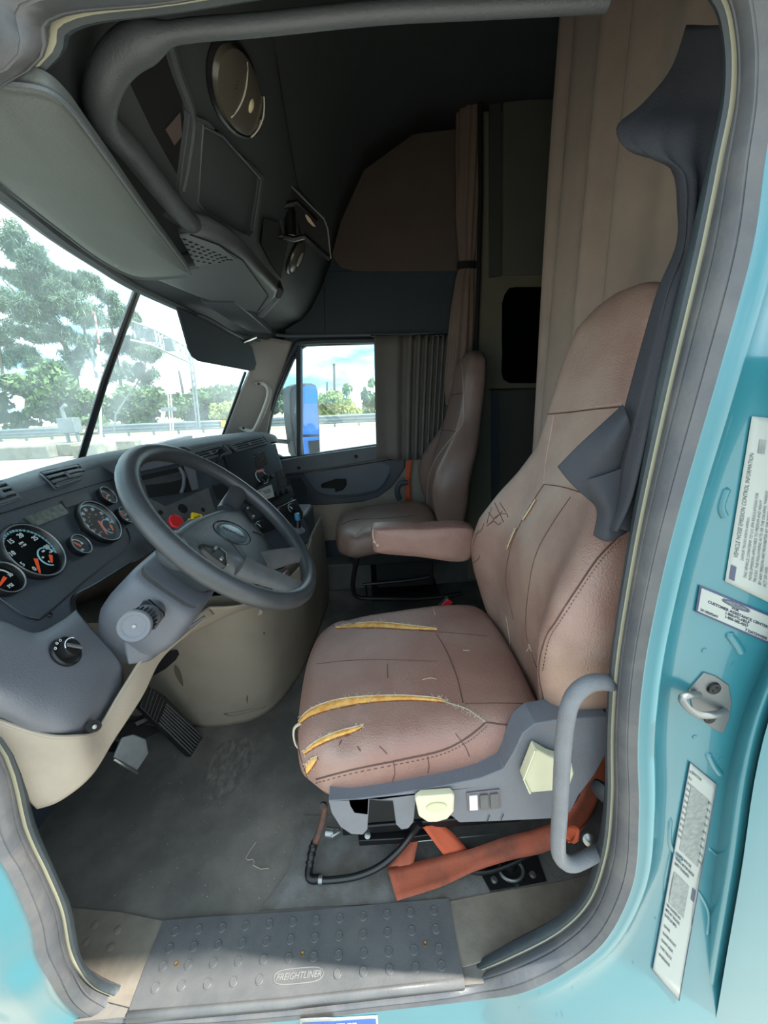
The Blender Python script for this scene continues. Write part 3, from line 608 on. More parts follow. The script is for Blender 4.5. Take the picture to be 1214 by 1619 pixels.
# brake valve knobs
for (a, b, m, lab) in [(276, 826, REDK, 0), (309, 821, YELK, 1)]:
    c = C(a, b, .045); k = 8 if lab == 0 else 4
    MB().tube([C(a, b, 0), c], .008, 10).build('valve_stem', BLACKMET, dash)
    rot = radians(22) if lab == 0 else radians(10); R_ = .024 if lab == 0 else .025
    MB().prism([c+(CUx*cos(2*pi*i/k+rot)+CV*sin(2*pi*i/k+rot))*R_ for i in range(k)], CN*.012).build('brake_knob', m, dash, bevel=.003)
    if lab:
        text('knob_print', 'PARKING\nBRAKE', .006, frame(c+CN*.0125, CUx, CV, CN), BLACK, dash)
        c2 = c-CUx*.010-CV*.010-CN*.012; MB().prism([c2+(CUx*cos(pi*i/2+.3)+CV*sin(pi*i/2+.3))*.024 for i in range(4)], CN*.009).build('brake_knob', YELK, dash, bevel=.003)

# ================================================================== ENGINE COVER
bot = cr1([V((-1.03, 1.29, 0)), V((-.85, 1.24, 0)), V((-.69, 1.20, 0)), V((-.57, 1.20, 0)), V((-.48, 1.23, 0)), V((-.42, 1.30, 0)), V((-.365, 1.45, 0)), V((-.335, 1.62, 0)), V((-.30, 1.95, 0)), V((-.29, 2.1, 0))], 40)
mid = cr1([V((-1.03, 1.22, .3)), V((-.85, 1.18, .3)), V((-.69, 1.14, .3)), V((-.56, 1.14, .3)), V((-.46, 1.17, .3)), V((-.39, 1.25, .3)), V((-.335, 1.42, .3)), V((-.31, 1.60, .3)), V((-.29, 1.95, .3)), V((-.28, 2.1, .3))], 40)
top = cr1([V((-1.03, 1.12, .62)), V((-.85, 1.10, .62)), V((-.69, 1.08, .62)), V((-.55, 1.08, .62)), V((-.45, 1.12, .60)), V((-.39, 1.22, .58)), V((-.34, 1.42, .56)), V((-.315, 1.60, .54)), V((-.30, 1.9, .54)), V((-.29, 2.1, .54))], 40)
ec = thing('engine_cover', (-.6, 1.5, 0), 'scuffed tan engine cover bulging beside the pedals below the dashboard', 'engine cover')
eco = MB().grid(patch([bot, mid, top], 60, 16)).build('cover_shell', TAN_D, ec, solid=.008)
ET = bvh(eco)
for a, b, l in [(410, 968, 0), (417, 1001, 1)]:
    h = hit(ET, a, b, .001)
    if h: MB().lathe(h, (CAM-h), [(.011 if l == 0 else .003, 0), (.009 if l == 0 else .002, .002), (.004 if l == 0 else .001, .001), (.001, .0)], 14).build('cover_bolt', TAN if l == 0 else BLACKM, ec)
h = hits(ET, [(240, 1069), (247, 1046), (258, 1034), (270, 1028), (281, 1027), (284, 1033), (279, 1042), (262, 1057)], .003)
if len(h) > 4: MB().prism(h, V((0, -.004, .002))).build('slot_opening', BLACKM, ec)
def decal(tree, pts, name, m, parent, off=.0015, n=20):
    h = hits(tree, [(p.x, p.y) for p in cr1([V((a, b, 0)) for a, b in pts], n, True)], off)
    if len(h) > 3:
        c = sum(h, V())/len(h); MB().add([c]+h, [(0, 1+i, 1+(i+1) % len(h)) for i in range(len(h))]).build(name, m, parent)
lp = [hit(ET, a, b, .003) for a, b in [(424, 914), (440, 901), (455, 897), (458, 908), (440, 925), (428, 922)]]
lp = [PP(a, b, V((-.42, 1.15, .60)), V((.3, -.7, .6)).normalized(), .0) for a, b in [(421, 916), (432, 903), (452, 897), (457, 901), (456, 912), (436, 927), (424, 924)]]
n_ = V((.3, -.7, .6)).normalized()
MB().prism(lp, n_*.002).build('shift_placard', BLACK, ec)
for i in range(5):
    MB().tube([PP(428+i*3, 922-i*1.5-k, V((-.42, 1.15, .60)), n_, .003) for k in (0,)]+[PP(440+i*3.4, 916-i*3.6, V((-.42, 1.15, .60)), n_, .003)], .0012, 4).build('placard_line', WHITEP if i % 2 else INKR, ec)
for pts in [[(277, 1050), (286, 1062), (290, 1084), (284, 1078), (276, 1062)], [(389, 1104), (392, 1098), (391, 1112)], [(354, 1128), (380, 1124), (420, 1116), (400, 1124), (366, 1131)]]:
    decal(ET, pts, 'scuff_mark', SCUFF, ec)
# seam on the cover above
MB().tube([hit(ET, a, b, .001) or PY(a, b, 1.1) for a, b in [(325, 975), (350, 965), (380, 957), (400, 955)]], .002, 6).build('cover_seam', BLACKM, ec)
# upper tan skirt of the dash between column and centre
MB().grid(patch([[PY(330, 960, .98), PY(300, 1000, 1.02), PY(270, 1020, 1.06)], [PY(400, 950, 1.08), PY(390, 960, 1.10), PY(380, 965, 1.13)], [PY(470, 900, 1.35), PY(470, 930, 1.35), PY(460, 955, 1.35)], [PY(492, 850, 1.66), PY(491, 900, 1.64), PY(490, 940, 1.62)]], 12, 30)).build('dash_skirt', TAN, dash, solid=.004)

# ================================================================== STEERING
WC = V((-.302, .80, .944)); WN = V((cos(.758)*cos(.057), cos(.758)*sin(.057), sin(.758)))
WA = V((-WN.y, WN.x, 0)).normalized()      # to the far side
WB_ = WN.cross(WA)                          # up and forward
def Wp(a, b, h=0): return WC + WA*a + WB_*b + WN*h
wheel = thing('steering_wheel', WC, 'large dark grey four-spoke steering wheel with worn rim in front of the driver seat', 'steering wheel')
RR = .2165
rm = MB().tube([Wp(cos(t)*RR, sin(t)*RR) for t in np.linspace(0, 2*pi, 72, endpoint=False)], .0185, 14, closed=True).build('rim', RIMM, wheel)
WT_ = bvh(rm)
# hub pad: rounded trapezoid
def wslab(ol, lev, name, m, par_, **k): return slab(MB(), ol, lev, tf=lambda p: Wp(p.x, p.y, p.z), n=56, **k).build(name, m, par_, angle=60)
def wco(px, py, h=-.02):
    p = PP(px, py, WC+WN*h, WN); v = p-WC; return (v.dot(WA), v.dot(WB_))
hubpx = [(266, 846), (282, 834), (306, 818), (330, 809), (352, 803), (384, 805), (404, 824), (420, 845), (429, 866), (429, 884), (422, 903), (412, 909), (390, 890), (366, 878), (330, 872), (292, 866)]
hub = wslab([wco(*p) for p in hubpx], [(.88, -.080), (.98, -.062), (1.0, -.045), (.985, -.030), (.94, -.022), (.8, -.019), (.5, -.017), (.25, -.016), (.02, -.016)], 'hub_pad', HUBM, wheel)
def eel(k, n=30):
    return [wco(368+k*(24*cos(t)*.89-11*sin(t)*.45), 841+k*(24*cos(t)*.45+11*sin(t)*.89)-0, -.014) for t in np.linspace(0, 2*pi, n, endpoint=False)]
MB().loft([[Wp(a, b, h) for a, b in eel(k)] for k, h in ((1.05, -.022), (1.05, -.0135), (.95, -.0125), (.9, -.0145), (.5, -.0135), (.05, -.013))]).build('emblem', mat('emblem_steel', (96, 112, 118), .28, metal=.5), wheel)
eb = wheel
e0_ = PP(346, 830, WC-WN*.0125, WN); e1_ = PP(391, 852, WC-WN*.0125, WN); exd = (e1_-e0_).normalized()
text('emblem_logo', 'FREIGHTLINER', .0085, frame((e0_+e1_)/2, exd, WN.cross(exd), WN), BLACKMET, wheel, shear=.3)
MB().tube([Wp(a, b, -.0165) for a, b in eel(1.32, 40)], .0012, 5, closed=True).build('pad_groove', BLACK, hub)
for pts in ([(345, 838), (362, 858), (384, 882), (404, 904)], [(398, 842), (412, 848), (424, 858), (434, 868)]):
    MB().tube(cr1([Wp(*wco(*p), -.0165 if i < 2 else -.02) for i, p in enumerate(pts)], 12), .0012, 5).build('pad_groove', BLACK, hub)
def spoke(p0, p1, w0, w1, name='spoke', m=RIMM, h0=-.045, h1=-.004):
    a = V((p0[0], p0[1], 0)); b = V((p1[0], p1[1], 0)); d = (b-a).normalized(); s_ = V((-d.y, d.x, 0)); rings = []
    for t in np.linspace(0, 1, 12):
        c = lerp(a, b, t); w = lerp(w0, w1, t); w *= 1+.9*max(0, t-.7)**2*6; hh = lerp(h0, h1, t*t*(3-2*t)); th = lerp(.018, .012, t)
        rings.append([Wp(c.x+s_.x*w*cos(q), c.y+s_.y*w*cos(q), hh+th*sin(q)) for q in np.linspace(0, 2*pi, 16, endpoint=False)])
    return MB().loft(rings).build(name, m, wheel)
spoke(wco(368, 800), (.207, .040), .026, .022); spoke((-.10, .045), (-.205, .045), .026, .022)
spoke(wco(415, 880), (.108, -.178), .030, .020, 'spoke', DGREY2, -.034); spoke(wco(385, 888), (-.055, -.200), .034, .026, 'spoke', DGREY2, -.030)
swp = [(312, 864), (322, 866), (344, 871), (353, 879), (355, 898), (348, 896), (330, 884)]
cl = MB().prism([Wp(*wco(*p), -.012) for p in swp], -WN*.012).build('cruise_switch', BLACK, wheel, bevel=.002)
MB().tube([Wp(*wco(a, b), -.011) for a, b in swp[:5]], .0012, 5).build('switch_edge', STEEL, cl)
for a, b in [(336, 872), (345, 889)]: MB().box(Wp(*wco(a, b), -.011), (.010, .006, .006), Matrix((WA, WB_, WN)).transposed()).build('switch_button', STEEL, cl, bevel=.001)
cl = MB().prism([Wp(*wco(*p), -.012) for p in [(384, 804), (394, 808), (402, 824), (396, 826)]], -WN*.01).build('cruise_switch', BLACK, wheel, bevel=.002)
for a, b in [(388, 807), (397, 820)]: MB().box(Wp(*wco(a, b), -.011), (.008, .005, .006), Matrix((WA, WB_, WN)).transposed()).build('switch_button', STEEL, cl, bevel=.001)
column = thing('steering_column', WC-WN*.2, 'grey steering column shroud with a round ribbed adjuster knob behind the wheel', 'steering column')
def ringW(hw, up, dn, h, n=32, e=3.5, ox=0):
    out = []
    for k in range(n):
        t = 2*pi*k/n; c_, s_ = cos(t), sin(t); x = abs(c_)**(2/e)*(1 if c_ >= 0 else -1); y = abs(s_)**(2/e)*(1 if s_ >= 0 else -1)
        out.append(Wp(x*hw+ox, (y*(up+dn)/2)+(up-dn)/2, h))
    return out
MB().loft([ringW(.085, .075, .09, -.075, ox=.0), ringW(.092, .074, .080, -.10), ringW(.078, .066, .070, -.125, ox=.02), ringW(.074, .060, .062, -.165, ox=.03)]).build('column_collar', HUBM, column)
MB().loft([ringW(.085, .070, .070, -.150, e=5), ringW(.106, .074, .066, -.154, e=6), ringW(.116, .080, .072, -.162, e=6), ringW(.121, .081, .076, -.175, e=6), ringW(.132, .082, .080, -.225, e=6), ringW(.130, .080, .078, -.26, e=5), ringW(.10, .06, .06, -.34, e=3)], ).build('column_shroud', DGREY, column, angle=50)
MB().loft([ringW(.080, .066, .066, -.1505, e=5), ringW(.104, .072, .064, -.1525, e=6)], False, False).build('dusty_face', DGREY2, column)
def nearf(a, b, o=0): return PP(a, b, WC-WA*.125, (-WA*.97+WN*.22).normalized(), o)
MB().prism([nearf(a, b, .006) for a, b in [(226, 950), (234, 949), (258, 970), (259, 976), (244, 996), (214, 990), (206, 978)]], -nearf(0, 0)*0+WA*.006).build('knob_recess', BLACK, column, bevel=.001)
kb = nearf(240, 968, -.02); kn = (PY(211, 991, .555)-kb).normalized(); kl = (PY(211, 991, .555)-kb).length
kr = MB().lathe(kb, kn, [(.021, -.01), (.021, kl-.016), (.0245, kl-.014), (.026, kl-.008), (.026, kl-.004), (.024, kl-.001), (.018, kl-.002), (.017, kl-.003), (.001, kl-.003)], 32).build('adjuster_knob', DGREY, column)
MB().lathe(kb, kn, [(.001, kl-.003), (.0035, kl-.003), (.003, kl-.002), (.001, kl-.002)], 10).build('knob_centre', STEEL, kr)
rb = MB(); ux = kn.orthogonal().normalized(); uy = kn.cross(ux)
for k in range(20):
    a = 2*pi*k/20; q = (ux*cos(a)+uy*sin(a))*.0225; rb.tube([kb+q+kn*(kl-.045), kb+q+kn*(kl-.018)], .0017, 5)
rb.build('knob_ribs', BLACKMET, kr)

# ================================================================== PEDALS
th = thing('accelerator_pedal', (-.66, 1.06, 0), 'long black ribbed accelerator pedal standing against the tan engine cover', 'pedal')
A0 = [PX(232, 1083, -.74), PX(262, 1100, -.72), PX(322, 1165, -.67), PX(302, 1197, -.68), PX(222, 1118, -.73)]
pn = (A0[2]-A0[3]).cross(A0[0]-A0[3]).normalized(); 
if pn.dot(CAM-A0[0]) < 0: pn = -pn
p0, p1, p2, p3 = A0[0], A0[2], A0[3], A0[4]
MB().prism([p3, p0, A0[1], p1, p2], -pn*.018).build('pedal_plate', BLACK, th, bevel=.003)
for k in range(8):
    t = (k+.5)/8; a = lerp(p3, p0, t); b = lerp(p2, p1, t); MB().tube([lerp(a, b, .30)+pn*.003, lerp(a, b, .96)+pn*.003], .0028, 6).build('tread_rib', mat('tread_grey', (74, 74, 74), .6), th)
for k in range(5):
    t = .06+.05*k; MB().tube([lerp(p3, p2, t)+pn*.002, lerp(p0, p1, t)+pn*.002], .0018, 6).build('tread_rib', MATS['tread_grey'], th)
MB().tube([PX(232, 1135, -.78), PX(200, 1150, -.82)], .016, 8).build('pedal_hinge', BLACKMET, th)
MB().prism([PX(185, 1160, -.8), PX(205, 1140, -.8), PX(250, 1150, -.78), PX(215, 1165, -.78)], (0, 0, -.02)).build('pedal_foot', BLACKM, th)
bk = thing('brake_pedal', (-.62, .86, .2), 'worn grey brake pedal pad on a bent arm left of the ribbed pedal', 'pedal')
B0 = [PY(193, 1165, .83), PY(212, 1160, .85), PY(232, 1168, .88), PY(236, 1190, .88), PY(216, 1220, .84), PY(196, 1208, .81), PY(180, 1196, .80)]
bn = V((.75, -.2, .6)).normalized()
MB().prism(B0, -bn*.012).build('pedal_pad', mat('pad_grey', (112, 116, 118), .5, var=.1, vscale=30), bk, bevel=.005, seg=3)
MB().tube(cr1([PY(180, 1200, .80), PY(198, 1211, .81), PY(217, 1222, .84)], 8), .004, 6).build('pad_edge', STEEL, bk)
MB().tube(cr1([PY(196, 1180, .86), PY(175, 1180, .88), PY(160, 1165, .90), PY(130, 1130, .93)], 10), .016, 8, flat=.6).build('pedal_arm', BLACKMET, bk)

# ================================================================== OVERHEAD
NC = V((.845, 0, -.534)).normalized(); PC0 = V((-.33, 1, 1.555))
def PC(px, py, off=0): return PP(px, py, PC0, NC, off)
oc = thing('overhead_console', (-.35, 1.2, 1.55), 'dark grey overhead console with open cubbies and a dotted speaker grille above the windscreen', 'overhead console')
rimp = [PY(960, 2, .56), PY(760, 12, .56), PY(600, 20, .56), PY(400, 40, .56), PY(300, 48, .56), PY(235, 62, .565), PY(188, 92, .575), PY(162, 140, .59), PY(163, 190, .625), V((-.318, .70, 1.545)), V((-.322, .82, 1.535)), V((-.325, .97, 1.53)), V((-.325, 1.12, 1.53))]
MB().tube(cr1(rimp, 70), [.009]*26+[.010, .0125, .015, .017]+[.018]*40, 14).build('console_rim', LINER_G, oc)
MB().prism([PZ(a, b, 1.512) for a, b in [(240, 442), (262, 432), (312, 424), (282, 374), (296, 368), (340, 378), (376, 396), (400, 420), (440, 462), (436, 472), (412, 496), (360, 486), (300, 466)]], (0, 0, .04)).build('console_underside', LINER_G, oc, bevel=.012, seg=4)
gr = MB().prism([PZ(a, b, 1.5105) for a, b in [(284, 373), (300, 371), (345, 388), (374, 411), (310, 421)]], (0, 0, .003)).build('speaker_grille', mat('grille_grey', (88, 94, 96), .5), oc)
hl = MB()
for i in range(9):
    for j in range(5):
        x = 292 + i*9.2 + j*3.0; y = 379 + i*4.0 + j*8.0*(1-i*.07)
        if y > 421-(x-310)*.15 or x > 366: continue
        hl.lathe(PZ(x, y, 1.510), (0, 0, -1), [(.0042, 0), (.003, .0006), (.0005, .0002)], 8)
hl.build('grille_holes', BLACKM, gr)
MB().tube([PZ(a, b, 1.5105) for a, b in [(300, 371), (345, 387), (384, 412), (424, 468), (408, 492)]], .0015, 5).build('panel_line', BLACKM, oc)
MB().prism([PZ(a, b, 1.508) for a, b in [(318, 478), (370, 478), (395, 497), (430, 528), (395, 524), (360, 505)]], (0, 0, .03)).build('corner_panel', DDARK, oc, bevel=.004)
MB().tube(cr1([PZ(412, 497, 1.515), PZ(438, 466, 1.53), PY(441, 455, 1.62), PY(428, 425, 1.62)], 16), .014, 10).build('console_corner', LINER_G, oc)
def pcp(pts, o=0): return [PC(a, b, o) for a, b in pts]
# raised centre face with an open cubby
ctrf = pcp([(300, 180), (330, 192), (418, 280), (414, 300), (405, 388), (441, 458), (400, 418), (372, 394), (296, 366), (284, 300), (292, 240)], .012)
cub = [(322, 200), (352, 215), (412, 282), (409, 310), (400, 366), (392, 374), (372, 364), (322, 334), (313, 320), (315, 280)]
MB().plate(ctrf, [pcp(cub, .012)], -NC*.05).build('centre_face', LINER_G, oc, bevel=.004)
MB().prism(pcp(cub, -.05), -NC*.003).build('cubby_back', LINER, oc)
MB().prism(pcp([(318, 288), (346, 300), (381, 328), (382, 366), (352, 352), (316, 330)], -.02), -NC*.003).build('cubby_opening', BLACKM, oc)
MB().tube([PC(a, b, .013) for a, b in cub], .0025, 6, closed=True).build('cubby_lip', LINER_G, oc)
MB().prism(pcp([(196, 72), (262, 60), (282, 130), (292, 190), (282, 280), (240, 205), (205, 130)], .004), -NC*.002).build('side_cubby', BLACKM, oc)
MB().tube(cr1(pcp([(262, 55), (278, 110), (298, 165), (302, 200), (294, 260), (286, 300)], .006), 20), .009, 8).build('cubby_rib', LINER_G, oc)
MB().prism(pcp([(262, 205), (285, 178), (288, 215), (276, 230)], .006), -NC*.001).build('cubby_object', mat('faint_pink', (92, 78, 76), .7), oc)
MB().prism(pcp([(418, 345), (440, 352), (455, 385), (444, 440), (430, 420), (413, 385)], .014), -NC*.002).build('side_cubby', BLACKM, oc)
for a, b in [(336, 224), (385, 267)]: MB().lathe(PC(a, b, -.045), NC, [(.003, 0), (.002, .002), (.001, .002)], 8).build('screw', STEEL, oc)
MB().tube(cr1([PX(428, 30, -.10), PC(438, 100, .004), PC(452, 190, .004), PC(466, 270, .004), PC(474, 310, .004)], 20), .0018, 5).build('panel_line', BLACKM, oc)
# dome lamps
def dome(p, a, b, wmul, label, simple=False):
    P_ = PC(*p, .004); A_ = PC(*a, .004); B_ = PC(*b, .004); ax = (B_-A_); L = ax.length/2; ax.normalize(); cen = (A_+B_)/2
    lamp = thing('dome_lamp', cen, label, 'lamp'); ay = NC.cross(ax)
    def el(s_, h): return [cen + ax*cos(t)*L*s_ + ay*sin(t)*L*wmul*s_*(1-.12*cos(t)) + NC*h for t in np.linspace(0, 2*pi, 36, endpoint=False)]
    MB().loft([el(1.08, -.01), el(1.10, .003), el(1.02, .007), el(.98, .004)]).build('lamp_bezel', BLACK, lamp)
    MB().loft([el(.98, .003), el(.93, .012), el(.7, .018), el(.3, .021), el(.02, .0215)]).build('lamp_lens', LENS, lamp)
    if not simple:
        for t in (-.28, .58):
            MB().tube([cen+ax*L*t+ay*L*wmul*s_*.85*math.sqrt(1-t*t)+NC*(.0225-.008*s_*s_)+ax*.006*(1-s_*s_) for s_ in np.linspace(-1, 1, 10)], .0015, 6).build('lens_divider', mat('divider_pale', (190, 184, 168), .3), lamp)
        MB().lathe(cen+ax*L*.12+NC*.016, NC, [(.014, 0), (.010, .006), (.004, .0085), (.001, .009)], 18).build('bulb_cover', mat('bulb_warm', (226, 212, 170), .2), lamp)
        for k in range(4): MB().tube([cen+ax*L*.66+ay*(-.012+.004*k)+NC*.019, cen+ax*L*.84+ay*(-.010+.004*k)+NC*.012], .0014, 5).build('lens_ridge', CHROME, lamp)
        MB().lathe(cen+ax*L*.74+ay*.010+NC*.012, NC, [(.010, 0), (.007, .005), (.001, .006)], 14).build('clear_bulb', LENS2, lamp)
        for k in range(3): MB().tube([cen-ax*L*.66+ay*(-.004+.005*k)+NC*.015, cen-ax*L*.45+ay*(-.004+.005*k)+NC*.019], .0015, 5).build('lens_ridge', CHROME, lamp)
    else:
        MB().lathe(cen+NC*.016, NC, [(L*.5, 0), (L*.3, .006), (.001, .008)], 14).build('clear_bulb', LENS2, lamp)
    return lamp
dome((372, 142), (333, 88), (409, 196), .44, 'large oval three-part dome lamp on the dark overhead panel nearest the doorway')
dome((466, 406), (460, 398), (473, 413), .80, 'small round dome lamp behind the black radio bracket', True)
# radio bracket
rb_ = thing('radio_bracket', PY(470, 350, 1.4), 'black metal radio bracket with a tilted clear plate hanging under the overhead console', 'bracket')
MB().prism([PY(a, b, 1.38) for a, b in [(459, 293), (470, 297), (512, 348), (517, 362), (523, 408), (519, 412), (500, 396), (470, 352)]], (.004, .012, .004)).build('face_plate', mat('smoke_plate', (42, 42, 42), .2), rb_, bevel=.001)
MB().tube([PY(a, b, 1.375) for a, b in [(459, 293), (512, 346), (518, 362), (523, 408)]], .0022, 6).build('plate_edge', mat('edge_grey', (120, 120, 116), .4), rb_)
MB().tube([PY(a, b, 1.375) for a, b in [(430, 322), (445, 327), (470, 320), (500, 350)]], .008, 6).build('bracket_strap', BLACKMET, rb_)
MB().tube([PY(a, b, 1.375) for a, b in [(448, 374), (465, 378), (482, 374), (505, 395), (520, 408)]], .008, 6).build('bracket_strap', BLACKMET, rb_)
MB().tube([PY(457, 328, 1.42), PY(460, 374, 1.42)], .018, 12).build('bracket_post', BLACKMET, rb_)
for x in (443, 470): MB().tube([PY(x-4, 330, 1.39), PY(x+6, 376, 1.39)], .003, 6).build('bracket_rod', STEEL if x == 443 else BLACKMET, rb_)
MB().prism([PY(a, b, 1.372) for a, b in [(482, 340), (487, 338), (493, 350), (499, 358), (494, 357), (486, 349)]], (0, .003, 0)).build('paint_patch', mat('bare_spot', (190, 166, 140), .8), rb_)
MB().lathe(PY(417, 322, 1.3), V((.3, -1, -.2)), [(.007, -.004), (.007, .004), (.004, .008), (.001, .008)], 8).build('wing_bolt', STEEL, rb_)
MB().tube(cr1([PY(426, 355, 1.4), PY(428, 368, 1.4), PY(440, 374, 1.4), PY(450, 372, 1.4)], 10), .007, 8).build('bracket_hook', BLACKMET, rb_)

# ---- sun visors
sv = thing('sun_visor', PZ(150, 300, 1.5), 'large olive-grey vinyl sun visor folded up against the windscreen header nearest the doorway', 'sun visor')
vp = [(-70, 112), (0, 124), (52, 130), (84, 142), (112, 168), (140, 206), (180, 262), (232, 336), (276, 395), (299, 428), (296, 434), (262, 438), (214, 437), (160, 410), (90, 358), (0, 288), (-70, 240)]
def vz(a, b): return PZ(a, b, 1.492 + .0)
vrows = []
cx_, cy_ = 110, 290
vpl = [vz(a, b) for a, b in vp]; vc = vz(cx_, cy_)
rings = []
for s_, h in ((1, .012), (1.004, .004), (.992, -.003), (.97, -.006), (.955, -.004), (.93, -.006), (.7, -.010), (.4, -.012), (.05, -.013)):
    rings.append([vc + (p-vc)*s_ + V((0, 0, h)) for p in cr1(vpl, 90, True)])
MB().loft(rings).build('visor_panel', VISOR, sv, angle=75)
MB().tube([p+V((0, 0, -.003)) for p in cr1(vpl, 90, True)], .0028, 6, closed=True).build('visor_piping', DTOP, sv)
for a, b in [(135, 381), (183, 419)]:
    MB().prism([PZ(a+x, b+y, 1.4865) for x, y in [(-18, -7), (2, -8), (10, -4), (18, 6), (-8, 0)]], (0, 0, .004)).build('visor_clip_plate', DTOP, sv, bevel=.001)
    MB().prism([PZ(a+x, b+y, 1.484) for x, y in [(-7, -3), (3, -3), (8, 3), (0, 3)]], (0, 0, .006)).build('visor_clip', BLACK, sv, bevel=.001)
fv = thing('sun_visor', PY(345, 530, 1.85), 'dark sun visor swung down over the far side of the windscreen', 'sun visor')
def vy(a, b): return PY(a, b, 1.60+(a-281)/125*.48)
MB().prism([vy(a, b) for a, b in [(281, 485), (300, 492), (340, 512), (382, 532), (399, 548), (406, 575), (403, 585), (396, 586), (316, 571), (306, 564), (300, 553)]], (-.012, .004, 0)).build('visor_panel', TEALF, fv, bevel=.004)
MB().tube(cr1([PY(310, 497, 1.7), PY(330, 505, 1.76), PY(362, 524, 1.88), PY(385, 536, 2.0)], 12), .010, 8).build('visor_rod', LINER_G, fv)
MB().tube([PY(384, 541, 1.98), PY(396, 536, 2.02), PY(404, 533, 2.06)], [.006, .009, .007], 8).build('visor_pivot', CHROME, fv)

# ================================================================== SEATS
def lv(z, T):
    xs = [t[0] for t in T]; return [interp(z, xs, [t[k] for t in T]) for k in range(1, 5)]
BT = [(.50, .350, .20, .02, .10), (.58, .345, .245, .055, .13), (.68, .335, .275, .085, .15), (.76, .335, .285, .098, .15), (.84, .350, .275, .085, .15), (.92, .385, .25, .065, .14), (.98, .408, .220, .038, .13), (1.05, .432, .188, .02, .12),
      (1.15, .452, .176, .018, .11), (1.25, .466, .166, .012, .105), (1.32, .480, .142, .008, .095), (1.355, .498, .10, .004, .07), (1.372, .512, .045, 0, .035)]
def make_seat(yc, cm, bm, hm, label, name='driver_chair'):
    root = thing(name, (0.1, yc, 0), label, 'seat')
    ol = [(-.145, -.225), (-.183, -.17), (-.198, 0), (-.193, .13), (-.165, .205), (-.11, .243), (.05, .247), (.2, .243), (.32, .222), (.345, .12), (.35, 0), (.345, -.12), (.325, -.215), (.2, -.243), (.05, -.25), (-.09, -.25)]
    tf = lambda p: V((p.x, yc+p.y, p.z))
    def zf(x, y, s_):
        q = .030*max(0, min(1, (x+.1)/.3)) if s_ > .5 else .030*max(0, min(1, (x+.1)/.3))
        g = -.012*math.exp(-((x+.075)/.018)**2) if s_ < .93 else 0
        g2 = -.006*math.exp(-((abs(y)-.15)/.012)**2) if s_ < .93 and x > -.06 else 0
        return q + g + g2
    cu = slab(MB(), ol, [(.90, .425), (.97, .432), (1.0, .452), (1.0, .485), (.985, .510), (.955, .528), (.91, .540), (.85, .547), (.75, .552), (.65, .555), (.5, .557), (.35, .558), (.2, .559), (.05, .559)], C=(.08, 0, 0), zf=zf, tf=tf, n=72).build('seat_cushion', cm, root, angle=80)
    rings = []
    zs = np.concatenate([np.linspace(.50, 1.30, 34), [1.32, 1.335, 1.348, 1.358, 1.366, 1.371]])
    for z in zs:
        xc, hw, bol, th = lv(z, BT); ring = []
        N = 48
        for k in range(N):
            t = 2*pi*k/N; c_, s_ = cos(t), sin(t); e = 2/3.4
            y = abs(c_)**e*(1 if c_ >= 0 else -1)*hw; xx = abs(s_)**e*(1 if s_ >= 0 else -1)
            x = xc + th/2 - xx*th/2; f = max(0, (abs(y)/hw-.45)/.55)
            if xx > 0: x -= bol*(f*f*(3-2*f))*xx
            ring.append(V((x, yc+y, z)))
        rings.append(ring)
    bk_ = MB().loft(rings).build('backrest', bm, root, angle=80)
    return root, cu, bk_
LEATHER_B = mat('leather_back', (134, 103, 92), .42, rgb2=(160, 138, 123), vscale=2.6, detail=5, lo=.42, hi=.68, bump=.35, bscale=330, kind='voronoi')
seat, cush, back = make_seat(.81, LEATHER, LEATHER_B, LEATHER_T, 'brown leather driver seat with torn cushion, nearest the open doorway')
CT, KT2 = bvh(cush), bvh(back)
def seamline(tree, pts, parent, m=SEAM, r=.0012, off=.0004, n=30, name='seam'):
    h = hits(tree, [(p.x, p.y) for p in cr1([V((a, b, 0)) for a, b in pts], n)], off)
    if len(h) > 2: return MB().tube(h, r, 5).build(name, m, parent)
def stitches(tree, pts, parent, n=40, r=.0007, name='stitching'):
    q = cr1([V((a, b, 0)) for a, b in pts], n*2); mb = MB()
    for i in range(0, 2*n-1, 2):
        h = hits(tree, [(q[i].x, q[i].y), (q[i+1].x, q[i+1].y)], .0008)
        if len(h) == 2: mb.tube(h, r, 4)
    if mb.v: mb.build(name, SEAM, parent)
